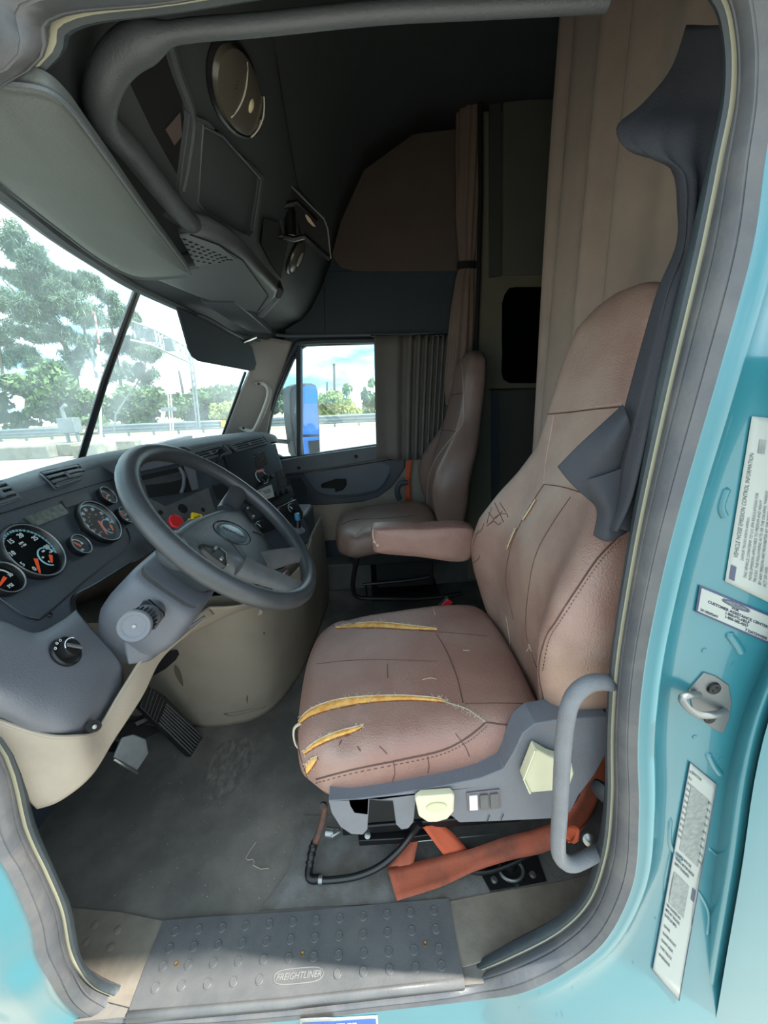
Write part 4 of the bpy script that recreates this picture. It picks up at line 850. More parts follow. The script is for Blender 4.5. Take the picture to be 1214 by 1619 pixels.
# cushion seams
seamline(CT, [(500, 1232), (560, 1216), (640, 1200), (700, 1186), (740, 1165), (768, 1142)], cush, r=.0016)
stitches(CT, [(500, 1238), (560, 1222), (640, 1206), (700, 1192), (742, 1171), (770, 1148)], cush)
seamline(CT, [(768, 1142), (800, 1146), (850, 1150)], cush, r=.0016); seamline(CT, [(470, 1145), (474, 1190), (490, 1240)], cush)
seamline(CT, [(690, 1003), (706, 1030), (722, 1070), (732, 1112)], cush, SEAM)
seamline(CT, [(500, 1050), (545, 1045), (600, 1043), (690, 1046)], cush, SEAM, .0009)
seamline(CT, [(735, 1113), (790, 1112), (838, 1113)], cush, SEAM, .0012)
seamline(CT, [(508, 995), (540, 990), (700, 1000), (770, 1006)], cush, SEAM, .0012)
def tear(tree, up, lo, parent, hairs=60, n=26, m=FOAM, hl=5, seed=1):
    rnd = random.Random(seed)
    U = cr1([V((a, b, 0)) for a, b in up], n); Lo = cr1([V((a, b, 0)) for a, b in lo], n); rows = []
    for k, o in ((0, .0006), (.3, .0026), (.6, .0032), (1, .0006)):
        r = [hit(tree, lerp(u, l, k).x, lerp(u, l, k).y, o) for u, l in zip(U, Lo)]
        if any(x is None for x in r): return
        rows.append(r)
    f = MB().grid(rows).build('torn_foam', m, parent)
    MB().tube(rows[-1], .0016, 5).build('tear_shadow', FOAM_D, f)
    MB().tube([p+V((0, 0, .001)) for p in rows[0]], .0013, 6).build('rolled_edge', FRAY, f)
    mb = MB()
    for k in range(hairs):
        e = U if rnd.random() < .7 else Lo; t = rnd.random()*(n-1.01); i = int(t); p = lerp(e[i], e[i+1], t-i)
        a = hit(tree, p.x, p.y, .001); b = hit(tree, p.x+rnd.uniform(-hl, hl), p.y+rnd.uniform(-hl, hl), .004)
        if a and b: mb.tube([a, lerp(a, b, .5)+V((0, 0, .0015)), b], .0004, 4, cap=False)
    mb.build('frayed_threads', FRAY, f)
    return f
tear(CT, [(472, 1140), (490, 1122), (530, 1107), (580, 1101), (640, 1100), (690, 1104), (704, 1110)], [(474, 1146), (492, 1133), (530, 1121), (580, 1112), (640, 1108), (690, 1110), (705, 1112)], cush, 90)
tear(CT, [(530, 992), (560, 986), (600, 984), (650, 989), (690, 994)], [(532, 994), (560, 993), (600, 993), (650, 996), (692, 997)], cush, 60, seed=2)
tear(CT, [(480, 1188), (500, 1172), (530, 1158), (560, 1150), (574, 1147)], [(482, 1192), (502, 1180), (530, 1168), (560, 1158), (574, 1150)], cush, 60, seed=3)
tear(CT, [(484, 1210), (492, 1200), (502, 1196)], [(486, 1224), (494, 1214), (503, 1199)], cush, 30, seed=4)
seamline(CT, [(704, 1110), (740, 1122), (768, 1142)], cush, SCUFFL, .0018, name='frayed_seam')
rnd = random.Random(9); mb = MB()
for k in range(50):
    t = rnd.random(); a = hit(CT, lerp(704, 770, t), lerp(1110, 1142, t)+rnd.uniform(-2, 2), .001); b = hit(CT, lerp(704, 770, t)+rnd.uniform(-4, 4), lerp(1110, 1142, t)+rnd.uniform(-5, 5), .003)
    if a and b: mb.tube([a, b], .0004, 4)
mb.build('frayed_threads', FRAY, cush)
h0 = hit(CT, 474, 1150, .0) or PY(472, 1150, .66)
MB().tube(cr1([PY(476, 1143, .665), PY(466, 1150, .66), PY(464, 1162, .655), PY(467, 1176, .65), PY(471, 1182, .648)], 16), .0045, 8, flat=.5).build('torn_cover_flap', FRAY, cush)
for pts in [[(622, 1205), (624, 1222), (620, 1236)], [(676, 1196), (678, 1212), (676, 1222)], [(720, 1160), (735, 1180), (742, 1196)], [(612, 1050), (613, 1072)], [(540, 1170), (536, 1178)], [(565, 1180), (570, 1188)], [(600, 1180), (612, 1192)]]:
    seamline(CT, pts, cush, SEAM, .0009, n=8, name='leather_crack')
for pts in [[(684, 960), (688, 972)], [(668, 1075), (680, 1072), (690, 1074)], [(732, 1028), (742, 1029)]]:
    seamline(CT, pts, cush, FRAY, .0008, n=6, name='thread')
# backrest seams and cracks
seamline(KT2, [(864, 655), (900, 652), (940, 647), (982, 643)], back, SEAM, .0014); seamline(KT2, [(862, 650), (900, 648), (940, 643), (984, 638)], back, SEAM_L, .001)
seamline(KT2, [(876, 656), (868, 700), (862, 735), (860, 766)], back, SEAM_L, .0014)
seamline(KT2, [(860, 766), (890, 770), (930, 783), (975, 800)], back, SEAM, .0012)
seamline(KT2, [(860, 766), (838, 800), (818, 838), (806, 870), (800, 920), (812, 980)], back, SEAM, .0016)
seamline(KT2, [(902, 786), (872, 830), (848, 875), (836, 930), (832, 1000), (850, 1060)], back, SEAM, .0012)
seamline(KT2, [(978, 848), (945, 882), (912, 930), (880, 980), (862, 1010), (852, 1060), (862, 1115)], back, SEAM, .0016)
stitches(KT2, [(982, 852), (950, 886), (918, 932), (886, 982), (868, 1012), (858, 1060)], back, 46, .0008)
seamline(KT2, [(800, 975), (806, 1020), (800, 1040)], back, SEAM_L, .0008)
tear(KT2, [(846, 790), (836, 806), (826, 822)], [(848, 791), (838, 808), (828, 823)], back, 14, 10, FRAY, 3, 11)
tear(KT2, [(815, 835), (808, 850), (802, 868)], [(817, 836), (810, 851), (803, 869)], back, 16, 10, FRAY, 3, 12)
for pts in [[(772, 810), (782, 820), (794, 808)], [(782, 795), (790, 812), (796, 826)], [(776, 828), (786, 815), (800, 812), (803, 818)], [(770, 832), (780, 824), (788, 830), (792, 826)], [(757, 838), (752, 848), (748, 862)], [(765, 828), (760, 840), (752, 845)], [(748, 890), (756, 884), (758, 878)], [(790, 795), (800, 810)], [(778, 802), (772, 818), (770, 828)]]:
    seamline(KT2, pts, back, SEAM, .0011, n=8, name='leather_crack')
for pts in [[(836, 1018), (840, 1030)], [(838, 1022), (832, 1030)]]: seamline(KT2, pts, back, FRAY, .0009, n=5, name='thread')
# outer side wing of the back in grained leather
def wing(y0, parent, m):
    prof_ = [(.385, .70), (.372, .76), (.385, .84), (.42, .92), (.455, .985), (.53, 1.0), (.55, .90), (.54, .75), (.50, .66), (.42, .655)]
    rings = []
    c = V((.46, 0, .82))
    for s_, dy in ((1, .045), (1, .012), (.96, .0), (.88, -.008), (.6, -.014), (.2, -.017)):
        rings.append([V((c.x+(p.x-c.x)*s_, y0+dy, c.z+(p.z-c.z)*s_)) for p in cr1([V((a, 0, b)) for a, b in prof_], 40, True)])
    return MB().loft(rings).build('side_bolster', m, parent, angle=80)
wing(.556, seat, LEATHER_G)
# arm rest
ar = [V(p) for p in ((.0, 0, .805), (.03, 0, .815), (.16, 0, .808), (.30, 0, .800), (.31, 0, .72), (.27, 0, .69), (.14, 0, .715), (.015, 0, .735), (-.002, 0, .755))]
rings = []
c = V((.15, 0, .76))
for s_, y in ((.80, 1.145), (.95, 1.14), (1.0, 1.13), (1.0, 1.085), (.97, 1.072), (.90, 1.066), (.5, 1.063), (.1, 1.062)):
    rings.append([V((c.x+(p.x-c.x)*s_, y, c.z+(p.z-c.z)*s_)) for p in cr1(ar, 44, True)])
aro = MB().loft(rings).build('armrest', LEATHER, seat, angle=80)
AT = bvh(aro)
seamline(AT, [(597, 817), (650, 826), (700, 832), (742, 835)], aro, SEAM, .0013)
seamline(AT, [(598, 815), (591, 830), (590, 850), (597, 864)], aro, FRAY, .0016, name='frayed_edge')
for x, y in [(598, 813), (592, 856), (597, 862)]:
    h = hit(AT, x, y, .002)
    if h: MB().lathe(h, CAM-h, [(.004, 0), (.002, .002), (.001, .003)], 8).build('loose_thread', FRAY, aro)
# grey plastic base shroud
bo = [(519, 1266), (560, 1264), (620, 1256), (700, 1243), (760, 1230), (796, 1216), (812, 1190), (826, 1160), (846, 1144), (880, 1138), (962, 1132), (965, 1180), (940, 1225), (915, 1258), (902, 1284), (880, 1294), (800, 1298), (726, 1301), (716, 1292), (658, 1262), (654, 1300), (646, 1310), (634, 1312), (626, 1304), (621, 1266), (584, 1264), (581, 1312), (574, 1320), (554, 1319), (538, 1308), (524, 1286)]
base = MB().prism([PY(a, b, .535) for a, b in bo], (0, .05, 0)).build('seat_base_shroud', DGREY, seat, bevel=.008, seg=3)
MB().prism([PY(a, b, .548) for a, b in [(560, 1268), (700, 1250), (860, 1222), (900, 1280), (720, 1290), (640, 1272)]], (0, .40, 0)).build('base_body', DDARK, seat, bevel=.01)
MB().prism([PY(a, b, .534) for a, b in [(737, 1253), (790, 1247), (792, 1277), (740, 1283)]], (0, -.0012, 0)).build('switch_bezel', mat('bezel_mauve', (92, 84, 92), .5), base, bevel=.001)
for (x0, m) in [(741, mat('rocker_pale', (196, 204, 200), .4)), (758, DGREY2), (774, DGREY2)]:
    MB().prism([PY(a, b, .533) for a, b in [(x0, 1257-(x0-741)*.09), (x0+13, 1255.5-(x0-741)*.09), (x0+14, 1278-(x0-741)*.07), (x0+1, 1279-(x0-741)*.07)]], (0, -.004, 0)).build('rocker_switch', m, base, bevel=.0012)
MB().tube([PY(a, b, .533) for a, b in [(774, 1289), (770, 1300)]], .0008, 4).build('panel_line', BLACKM, base); MB().tube([PY(a, b, .533) for a, b in [(796, 1287), (792, 1297)]], .0008, 4).build('panel_line', BLACKM, base)
# cream levers
cl = MB().prism([PY(a, b, .520) for a, b in [(656, 1264), (663, 1259), (715, 1255), (719, 1260), (718, 1284), (708, 1296), (694, 1300), (674, 1300), (662, 1292)]], (0, .012, 0)).build('slide_lever', CREAM, seat, bevel=.004, seg=3)
MB().lathe(PY(690, 1276, .5195), (0, -1, 0), [(.017, 0), (.0165, .0015), (.014, .0005), (.001, .0002)], 26, ux=(1, 0, 0), sx=1.15, sy=.72).build('lever_dish', mat('cream_dish', (182, 178, 146), .3), cl)
c2 = MB().prism([PY(a, b, .512) for a, b in [(846, 1184), (868, 1196), (905, 1208), (908, 1225), (900, 1248), (836, 1254), (827, 1232)]], (0, .02, 0)).build('recline_lever', CREAM, seat, bevel=.004, seg=3)
MB().tube([PY(846, 1186, .511), PY(828, 1232, .511), PY(838, 1254, .511)], .002, 6).build('lever_ridge', CREAM, c2)
# dark mechanism under the seat
mc = MB().box((.10, .85, .27), (.40, .30, .24)).build('seat_suspension', BLACKM, seat, bevel=.01)
MB().box((.12, .86, .10), (.48, .28, .03)).build('seat_rail', BLACKMET, seat, bevel=.004)
MB().prism([PZ(a, b, .06) for a, b in [(566, 1318), (640, 1316), (690, 1312), (692, 1326), (640, 1334), (568, 1338)]], (0, 0, .02)).build('seat_rail', BLACKMET, seat, bevel=.002)
MB().tube([PZ(612, 1334, .045), PZ(790, 1318, .045)], .0022, 6).build('adjuster_rod', STEEL, seat)
MB().lathe(PZ(581, 1321, .085), V((0, -.6, 1)), [(.008, 0), (.008, .004), (.004, .006), (.001, .006)], 12).build('rail_bolt', STEEL, seat)
# buckle between the seats
bu = thing('seat_belt_buckle', PY(712, 960, 1.15), 'black seat belt buckle with red release button between the seats', 'buckle')
MB().prism([PY(a, b, 1.14) for a, b in [(694, 960), (708, 946), (728, 962), (724, 978), (704, 976)]], (0, .02, 0)).build('buckle_body', BLACK, bu, bevel=.003)
MB().prism([PY(a, b, 1.138) for a, b in [(697, 957), (708, 947), (716, 952), (704, 962)]], (0, -.003, 0)).build('release_button', REDK, bu, bevel=.001)
MB().tube(cr1([PY(730, 975, 1.15), PY(738, 962, 1.15), PY(750, 962, 1.16), PY(760, 985, 1.17)], 12), .008, 8).build('buckle_stalk', DGREY2, bu)

# ---- passenger seat
pseat, pc_, pb_ = make_seat(1.985, LEATHER_P, LEATHER_P, LEATHER_P, 'darker brown leather passenger seat on a black tubular frame by the far door', 'passenger_chair')
PCT, PBT = bvh(pc_), bvh(pb_)
seamline(PBT, [(702, 627), (715, 624), (731, 622)], pb_, SEAM, .002); seamline(PBT, [(699, 680), (712, 681), (722, 683)], pb_, SEAM, .002)
seamline(PBT, [(729, 570), (732, 600), (733, 640), (732, 668), (716, 690), (694, 718), (680, 745), (675, 780), (676, 810)], pb_, SEAM_L, .0025)
seamline(PBT, [(702, 628), (701, 660), (698, 682), (688, 715), (680, 745)], pb_, SEAM, .002)
seamline(PCT, [(540, 830), (560, 822), (600, 820), (660, 815)], pc_, SEAM, .002)
for k in range(3): seamline(PCT, [(545+8*k, 800-4*k), (580+8*k, 792-3*k), (640, 790-3*k)], pc_, SEAM_L, .0015)
def tb(pts, r, name='frame_tube', m=BLACKMET, n=16): return MB().tube(cr1([PY(*p) for p in pts], n), r, 8).build(name, m, pseat)
tb([(566, 880, 1.78), (560, 905, 1.78), (558, 930, 1.78), (566, 944, 1.78), (600, 946, 1.78), (672, 946, 1.78), (730, 938, 1.78)], .012)
tb([(574, 924, 1.80), (640, 918, 1.80), (678, 912, 1.80)], .008); tb([(578, 924, 1.8), (580, 944, 1.8)], .006)
MB().box((.16, 2.0, .30), (.30, .36, .18)).build('seat_suspension', BLACKM, pseat, bevel=.01)
MB().box((.16, 2.0, .16), (.36, .40, .03)).build('seat_rail', BLACKMET, pseat)
MB().box((.10, 2.0, .39), (.42, .42, .06)).build('seat_pan', BLACKM, pseat, bevel=.01)
tb([(645, 763, 2.24), (632, 765, 2.24), (628, 778, 2.24), (632, 790, 2.24)], .016, 'grab_loop', DDARK)
pb2 = MB().grid(patch([[PY(643, 728, 2.26), PY(652, 728, 2.26)], [PY(640, 760, 2.27), PY(649, 760, 2.27)], [PY(641, 792, 2.27), PY(650, 792, 2.27)]], 4, 8)).build('passenger_seat_belt', ORANGE2, solid=.003)
tag(pb2, 'short bright orange seat belt hanging behind the passenger seat', 'seat belt')

# ================================================================== CURTAINS, CLOTH, REAR CABINETS
def wave(y0, y1, z0, z1, xf, amp, freq, name, m, nu=90, nv=14, ph=0, taper=None):
    rows = []
    for j in range(nv):
        z = lerp(z0, z1, j/(nv-1)); r = []
        for i in range(nu):
            u = i/(nu-1); y = lerp(y0, y1, u)
            a = amp*(.6+.4*sin(u*17+2))*sin(u*freq*2*pi+ph+.35*sin(z*2.3+u*6))
            r.append(V((xf+a, y+.02*sin(z*1.7+u*9)*u*(1-u), z)))
        rows.append(r)
    return MB().grid(rows).build(name, m, solid=.003, angle=180)
c1 = wave(1.535, .50, 2.42, .02, .66, .030, 6.5, 'sleeper_curtain', CURT)
tag(c1, 'tall tan-brown pleated curtain hanging behind the driver seat', 'curtain')
MB().tube([V((.66, 1.60, 2.425)), V((.66, .52, 2.425))], .012, 8).build('curtain_track', BLACKMET, c1)
# grey curtain at the passenger window
rows = []
for j in range(14):
    v = j/13; r = []
    for i in range(110):
        u = i/109; uu = u**.75
        px = lerp(591, 718, uu); pt_ = PY(px, 531, 2.28); pb__ = PY(lerp(595, 704, uu), 726, 2.28)
        p = lerp(pt_, pb__, v); a = (.010+.010*u)*sin(2*pi*(2.6*u+7*u**2)+.25*sin(3*v)); r.append(p+V((0, a-.012, 0)))
    rows.append(r)
c2_ = MB().grid(rows).build('window_curtain', CURTG, solid=.002, angle=180)
tag(c2_, 'grey-brown pleated curtain drawn back beside the passenger door window', 'curtain')
MB().tube([PY(586, 531, 2.29), PY(640, 532, 2.29), PY(712, 528, 2.29)], .005, 8).build('curtain_rail', BLACKMET, c2_)
# tied curtain
def bunch(secs, name, m, folds=5, yy=2.21):
    rings = []
    for (xl, xr, y, d) in secs:
        a, b = PY(xl, y, yy), PY(xr, y, yy); c = (a+b)/2; hw = (b-a).length/2; ring = []
        for k in range(64):
            t = 2*pi*k/64; w_ = 1+.10*sin(t*folds*2+1+y*.004); ring.append(c + V((cos(t)*hw*w_, sin(t)*d*w_, (b.z-a.z)/2*cos(t))))
        rings.append(ring)
    return MB().loft(rings).build(name, m, angle=180)
tc_ = bunch([(724, 768, 30, .05), (723, 764, 120, .05), (722, 762, 240, .045), (722, 756, 340, .035), (726, 752, 400, .022), (728, 750, 418, .018), (722, 750, 440, .026), (714, 750, 490, .045), (708, 748, 550, .06), (704, 744, 600, .05), (706, 742, 640, .04)], 'tied_curtain', mat('curtain_brown', (120, 99, 88), .8, var=.08, vscale=8, bump=.3, bscale=250))
tag(tc_, 'brown curtain gathered with a dark tie behind the passenger seat', 'curtain')
MB().loft([[PY(739, y, 2.21)+V((cos(t)*.052, sin(t)*.03, 0)) for t in np.linspace(0, 2*pi, 24, endpoint=False)] for y in (426, 415)]).build('curtain_tie', BLACKM, tc_)
MB().tube([PY(758, 60, 2.16), PY(760, 300, 2.16), PY(757, 430, 2.16), PY(752, 560, 2.16)], .012, 8).build('edge_strap', BLACKM, tc_)
# sleeper cabinet along the far side
cb = thing('sleeper_cabinet', (.9, 2.25, 0), 'olive-grey sleeper cabinet with a black rounded screen recess behind the passenger seat', 'cabinet')
MB().box((1.04, 2.27, 1.22), (.90, .16, 2.38)).build('cabinet_body', OLIVE, cb, bevel=.01)
Yc = 2.19
def cy(x, y, o=0): return PY(x, y, Yc-o)
MB().prism([cy(a, b) for a, b in [(794, 160), (900, 158), (900, 434), (794, 436)]], (0, -.015, 0)).build('upper_door', mat('cabinet_door', (92, 92, 82), .7, var=.05), cb, bevel=.004)
MB().prism([cy(a, b) for a, b in [(772, 150), (792, 150), (792, 437), (772, 440)]], (0, -.012, 0)).build('door_rail', OLIVE_D, cb, bevel=.004)
MB().prism([cy(a, b) for a, b in [(797, 466), (804, 456), (816, 454), (900, 454), (900, 606), (805, 606), (795, 600), (792, 590), (793, 480)]], (0, -.006, 0)).build('screen_panel', mat('screen_black', (8, 9, 10), .15), cb, bevel=.004)
MB().prism([cy(a, b) for a, b in [(776, 618), (900, 615), (900, 800), (776, 800)]], (0, -.014, 0)).build('lower_door', OLIVE_D, cb, bevel=.004)
MB().prism([cy(a, b, .014) for a, b in [(776, 622), (788, 622), (788, 790), (776, 790)]], (0, -.006, 0)).build('door_edge_strip', DDARK, cb, bevel=.002)
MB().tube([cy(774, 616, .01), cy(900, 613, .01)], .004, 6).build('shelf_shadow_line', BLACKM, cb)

# black cloth hanging inside the door pillar
cr_rows = [[(1085, 40, .60), (1115, 40, .58), (1150, 40, .54)], [(1060, 110, .60), (1100, 110, .58), (1150, 110, .54)], [(1015, 165, .60), (1070, 165, .58), (1150, 160, .54)], [(976, 200, .60), (1050, 205, .56), (1140, 205, .54)], [(994, 236, .58), (1060, 248, .55), (1130, 255, .54)], [(1060, 262, .56), (1085, 280, .54), (1120, 290, .54)],
           [(1072, 330, .55), (1088, 340, .53), (1112, 345, .54)], [(1068, 390, .55), (1082, 400, .53), (1100, 400, .54)], [(1036, 465, .55), (1062, 465, .515), (1090, 465, .54)], [(1008, 560, .55), (1042, 560, .51), (1072, 560, .54)],
           [(985, 645, .55), (1025, 645, .505), (1052, 645, .54)], [(966, 730, .55), (1006, 730, .50), (1034, 730, .54)], [(958, 800, .55), (992, 790, .50), (1018, 800, .54)], [(945, 848, .545), (972, 838, .50), (1004, 840, .53)]]
rows = patch([[PY(*p) for p in r] for r in cr_rows], 26, 60)
for j, r in enumerate(rows):
    for i, p in enumerate(r): p.y += .006*sin(i*.9+j*.11)*(j/60)
cl_ = MB().grid(rows).build('black_cloth', CLOTH, solid=.002, angle=180)
tag(cl_, 'black cloth hanging in folds beside the doorway pillar over the driver seat back', 'cloth')
fl_ = patch([[PY(*p) for p in r] for r in [[(985, 640, .54), (992, 660, .515), (1000, 690, .53)], [(950, 672, .535), (968, 698, .51), (988, 722, .53)], [(912, 706, .53), (938, 740, .515), (972, 772, .53)], [(881, 738, .53), (906, 768, .515), (942, 800, .53)]]], 16, 20)
MB().grid(fl_).build('cloth_fold', CLOTH, cl_, solid=.002, angle=180)
MB().grid(patch([[PY(*p) for p in r] for r in [[(906, 762, .528), (940, 755, .512), (985, 740, .52)], [(928, 785, .526), (955, 785, .51), (990, 780, .52)], [(944, 808, .526), (965, 815, .508), (996, 815, .52)], [(938, 846, .524), (962, 856, .508), (996, 838, .52)]]], 16, 20)).build('cloth_fold', CLOTH, cl_, solid=.002, angle=180)

# ================================================================== DOORWAY THINGS
gb = MB().tube(cr1([PY(975, 1082, .50), PY(950, 1078, .485), PY(925, 1084, .472), PY(904, 1106, .468), PY(894, 1145, .466), PY(889, 1200, .466), PY(885, 1280, .466), PY(882, 1335, .466), PY(886, 1356, .468), PY(902, 1366, .47), PY(925, 1358, .485), PY(955, 1342, .51)], 60), .0130, 14).build('entry_grab_bar', mat('bar_grey', (104, 106, 110), .6, var=.08, vscale=30, bump=.5, bscale=400))
tag(gb, 'bent grey tubular grab bar mounted at the rear edge of the doorway', 'handle')
MB().lathe(PY(930, 1326, .53), V((-.2, -.8, .5)), [(.013, 0), (.012, .006), (.006, .010), (.001, .011)], 14).build('bar_bolt', STEEL, gb)
MB().lathe(PY(953, 1250, .56), V((-1, -.5, .0)), [(.022, 0), (.022, .006), (.016, .010), (.001, .010)], 24).build('belt_anchor_cover', DDARK, gb)
# sill surfaces
struct(MB().prism([PZ(a, b, .002) for a, b in [(700, 1428), (780, 1412), (870, 1398), (960, 1378), (975, 1400), (900, 1480), (735, 1530), (690, 1530)]], (0, 0, .004)).build('trim_12', SILLM, bevel=.001))
struct(MB().prism([PZ(a, b, .002) for a, b in [(100, 1430), (118, 1437), (190, 1443), (262, 1458), (270, 1480), (230, 1600), (150, 1580), (100, 1520)]], (0, 0, .004)).build('trim_13', SILLM, bevel=.001))
struct(MB().prism([PZ(a, b, .001) for a, b in [(480, 1290), (700, 1290), (960, 1290), (960, 1385), (870, 1400), (710, 1426), (500, 1434), (410, 1440), (455, 1380)]], (0, 0, .002)).build('trim_14', FLOORG))
for a, b in [(150, 1463), (186, 1471), (136, 1490), (175, 1498), (112, 1452)]:
    MB().lathe(PZ(a, b, .006), (0, 0, 1), [(.0085, 0), (.0085, .0015), (.0072, .0022), (.001, .0022)], 20).build('sill_dot', SILLM, bpy.data.objects['trim_13'])
# step mat
sm = thing('step_mat', (-.2, .54, 0), 'black rubber tread mat with rows of raised dots on the door sill', 'mat')
mz = .010
mo = [PZ(258, 1455, mz), PZ(330, 1449, mz), PZ(480, 1440, mz), PZ(600, 1429, mz), PZ(710, 1420, mz), PZ(722, 1490, mz), PZ(733, 1545, mz), PZ(600, 1560, mz), PZ(450, 1577, mz), PZ(300, 1590, mz), PZ(203, 1598, mz), PZ(230, 1525, mz)]
MB().prism(mo, (0, 0, -.012)).build('mat_sheet', MATM, sm, bevel=.003)
e0 = [PZ(203, 1598, mz), PZ(300, 1590, mz), PZ(450, 1577, mz), PZ(600, 1560, mz), PZ(733, 1545, mz)]
MB().grid([[p+V((0, dy, dz)) for p in e0] for dy, dz in ((0, 0), (-.006, -.001), (-.010, -.005), (-.011, -.014))]).build('mat_nose', MATM, sm, solid=.003)
dots = []
for r_, ((xa, ya), (xb, yb)) in enumerate([((277, 1473), (686, 1440)), ((268, 1500), (689, 1469)), ((258, 1528), (694, 1500)), ((246, 1562), (698, 1527))]):
    for k in range(12):
        x = lerp(xa, xb, k/11); y = lerp(ya, yb, k/11)
        if r_ == 3 and 418 < x < 525: continue
        p = PZ(x, y, mz); dots.append(p)
dot0 = MB().lathe(dots[0], (0, 0, 1), [(.0088, 0), (.0084, .0016), (.0074, .0022), (.0066, .0012), (.003, .0014), (.0005, .0015)], 20).build('raised_dot', MATM, sm)
for p in dots[1:]:
    d_ = dot0.copy(); COL.objects.link(d_); d_.location = p-dots[0]
for a, b in [(279, 1524), (478, 1508), (672, 1492)]:
    MB().lathe(PZ(a, b, mz), (0, 0, 1), [(.0052, 0), (.0048, .0012), (.0025, .0012), (.0015, .0004), (.0005, .0004)], 14).build('mat_rivet', mat('brass_rivet', (150, 120, 84), .4, metal=.7), sm)
lc = PZ(472, 1543, mz); lx = (PZ(520, 1538, mz)-PZ(424, 1547, mz)).normalized(); ly = V((-lx.y, lx.x, 0))
def ov(t, a, b, e=.5): return lc+lx*a*abs(cos(t))**e*(1 if cos(t) > 0 else -1)+ly*b*abs(sin(t))**.8*(1 if sin(t) > 0 else -1)+V((0, 0, .0008))
lm = mat('mat_logo', (112, 112, 110), .5)
MB().tube([ov(t, .0525, .0115) for t in np.linspace(0, 2*pi, 60, endpoint=False)], .0010, 6, closed=True).build('logo_outline', lm, sm)
text('logo_text', 'FREIGHTLINER', .0148, frame(lc+V((0, 0, .0002)), lx, ly, V((0, 0, 1))), lm, sm, shear=.3, ext=.0008, bold=.0002)
# seatbelt webbing on the floor
sb = thing('driver_seat_belt', PZ(700, 1370, .03), 'faded orange seat belt webbing twisted on the floor under the driver seat', 'seat belt')
def ribbon(pairs, m, name='belt_webbing', n=30, w=5, par_=None):
    A_ = cr1([p for p, q in pairs], n); B_ = cr1([q for p, q in pairs], n)
    return MB().grid([[lerp(a, b, t)+V((0, -.002*sin(t*pi), .003*sin(t*pi*2+k*.25))) for k, (a, b) in enumerate(zip(A_, B_))] for t in np.linspace(0, 1, w)]).build(name, m, par_ or sb, solid=.0016, angle=180)
ribbon([(PZ(612, 1373, .03), PZ(628, 1424, .025)), (PZ(680, 1358, .035), PZ(700, 1402, .025)), (PZ(740, 1344, .05), PZ(752, 1378, .03)), (PZ(800, 1322, .08), PZ(812, 1358, .06)), (PZ(850, 1308, .12), PZ(862, 1346, .10)), (PZ(900, 1285, .17), PZ(908, 1322, .15)), (PZ(925, 1262, .22), PZ(930, 1300, .20))], ORANGE)
ribbon([(PZ(651, 1300, .07), PZ(668, 1302, .07)), (PZ(632, 1332, .05), PZ(660, 1335, .05)), (PZ(616, 1360, .034), PZ(652, 1368, .034)), (PZ(611, 1374, .024), PZ(645, 1376, .024))], ORANGE)
ribbon([(PZ(668, 1308, .10), PZ(690, 1300, .10)), (PZ(690, 1338, .06), PZ(716, 1318, .07)), (PZ(708, 1358, .03), PZ(742, 1344, .04)), (PZ(720, 1372, .01), PZ(760, 1360, .02))], ORANGE2)
ribbon([(PY(885, 1300, .62), PY(912, 1318, .62)), (PY(915, 1262, .64), PY(935, 1292, .64)), (PY(932, 1215, .66), PY(958, 1240, .66)), (PY(950, 1172, .68), PY(975, 1190, .68)), (PY(958, 1120, .70), PY(990, 1130, .70))], ORANGE)
ribbon([(PY(888, 1322, .60), PY(900, 1305, .60)), (PY(900, 1330, .58), PY(916, 1310, .58)), (PY(897, 1332, .57), PY(915, 1330, .57))], ORANGE2, name='loose_belt_end')
# floor anchor plate
ap_ = thing('floor_anchor_plate', PZ(812, 1382, .01), 'black floor plate with a steel horseshoe ring and two bolts beside the sill', 'anchor plate')
MB().prism([PZ(a, b, .006) for a, b in [(760, 1382), (790, 1345), (845, 1340), (864, 1394), (775, 1411)]], (0, 0, .003)).build('plate', BLACK, ap_, bevel=.001)
pc = PZ(808, 1375, .010)
MB().tube([pc+V((cos(a)*.030, sin(a)*.024, 0)) for a in np.linspace(radians(150), radians(395), 26)], .0042, 8).build('horseshoe_ring', STEEL, ap_)
MB().lathe(pc+V((0, .008, 0)), (0, 0, 1), [(.014, 0), (.013, .006), (.006, .008), (.001, .008)], 16).build('hub_bolt', BLACKMET, ap_)
for a, b in [(781, 1391), (842, 1383), (806, 1356)]: MB().lathe(PZ(a, b, .009), (0, 0, 1), [(.0085, 0), (.008, .002), (.005, .003), (.0045, .006), (.001, .006)], 14).build('plate_bolt', STEEL, ap_)
text('plate_mark', 'VIB', .007, frame(PZ(817, 1400, .0095), V((1, .1, 0)).normalized(), V((-.1, 1, 0)).normalized(), V((0, 0, 1))), STEEL, ap_)
# air hose with elbow fittings
hs = thing('air_hose', PZ(500, 1400, .02), 'black air hose with elbow fittings looping out from under the driver seat', 'hose')
hp = [PZ(505, 1392, .022), PZ(530, 1391, .022), PZ(565, 1385, .026), PZ(600, 1370, .035), PZ(630, 1345, .06), PZ(652, 1318, .10), PZ(664, 1302, .14)]
MB().tube(cr1(hp, 34), .0080, 12).build('hose_tube', BLACK, hs)
MB().tube(cr1([PZ(507, 1389, .022), PZ(494, 1390, .022), PZ(488, 1384, .024), PZ(489, 1370, .03)], 10), .0105, 12).build('elbow_fitting', BLACKMET, hs)
MB().tube([PZ(504, 1391, .022), PZ(510, 1391, .022)], .0115, 12).build('fitting_collar', STEEL, hs)
MB().tube([PZ(489, 1372, .03), PZ(492, 1350, .045), PZ(498, 1330, .06)], [.009, .010, .0105], 12).build('hose_coupler', BLACKMET, hs)
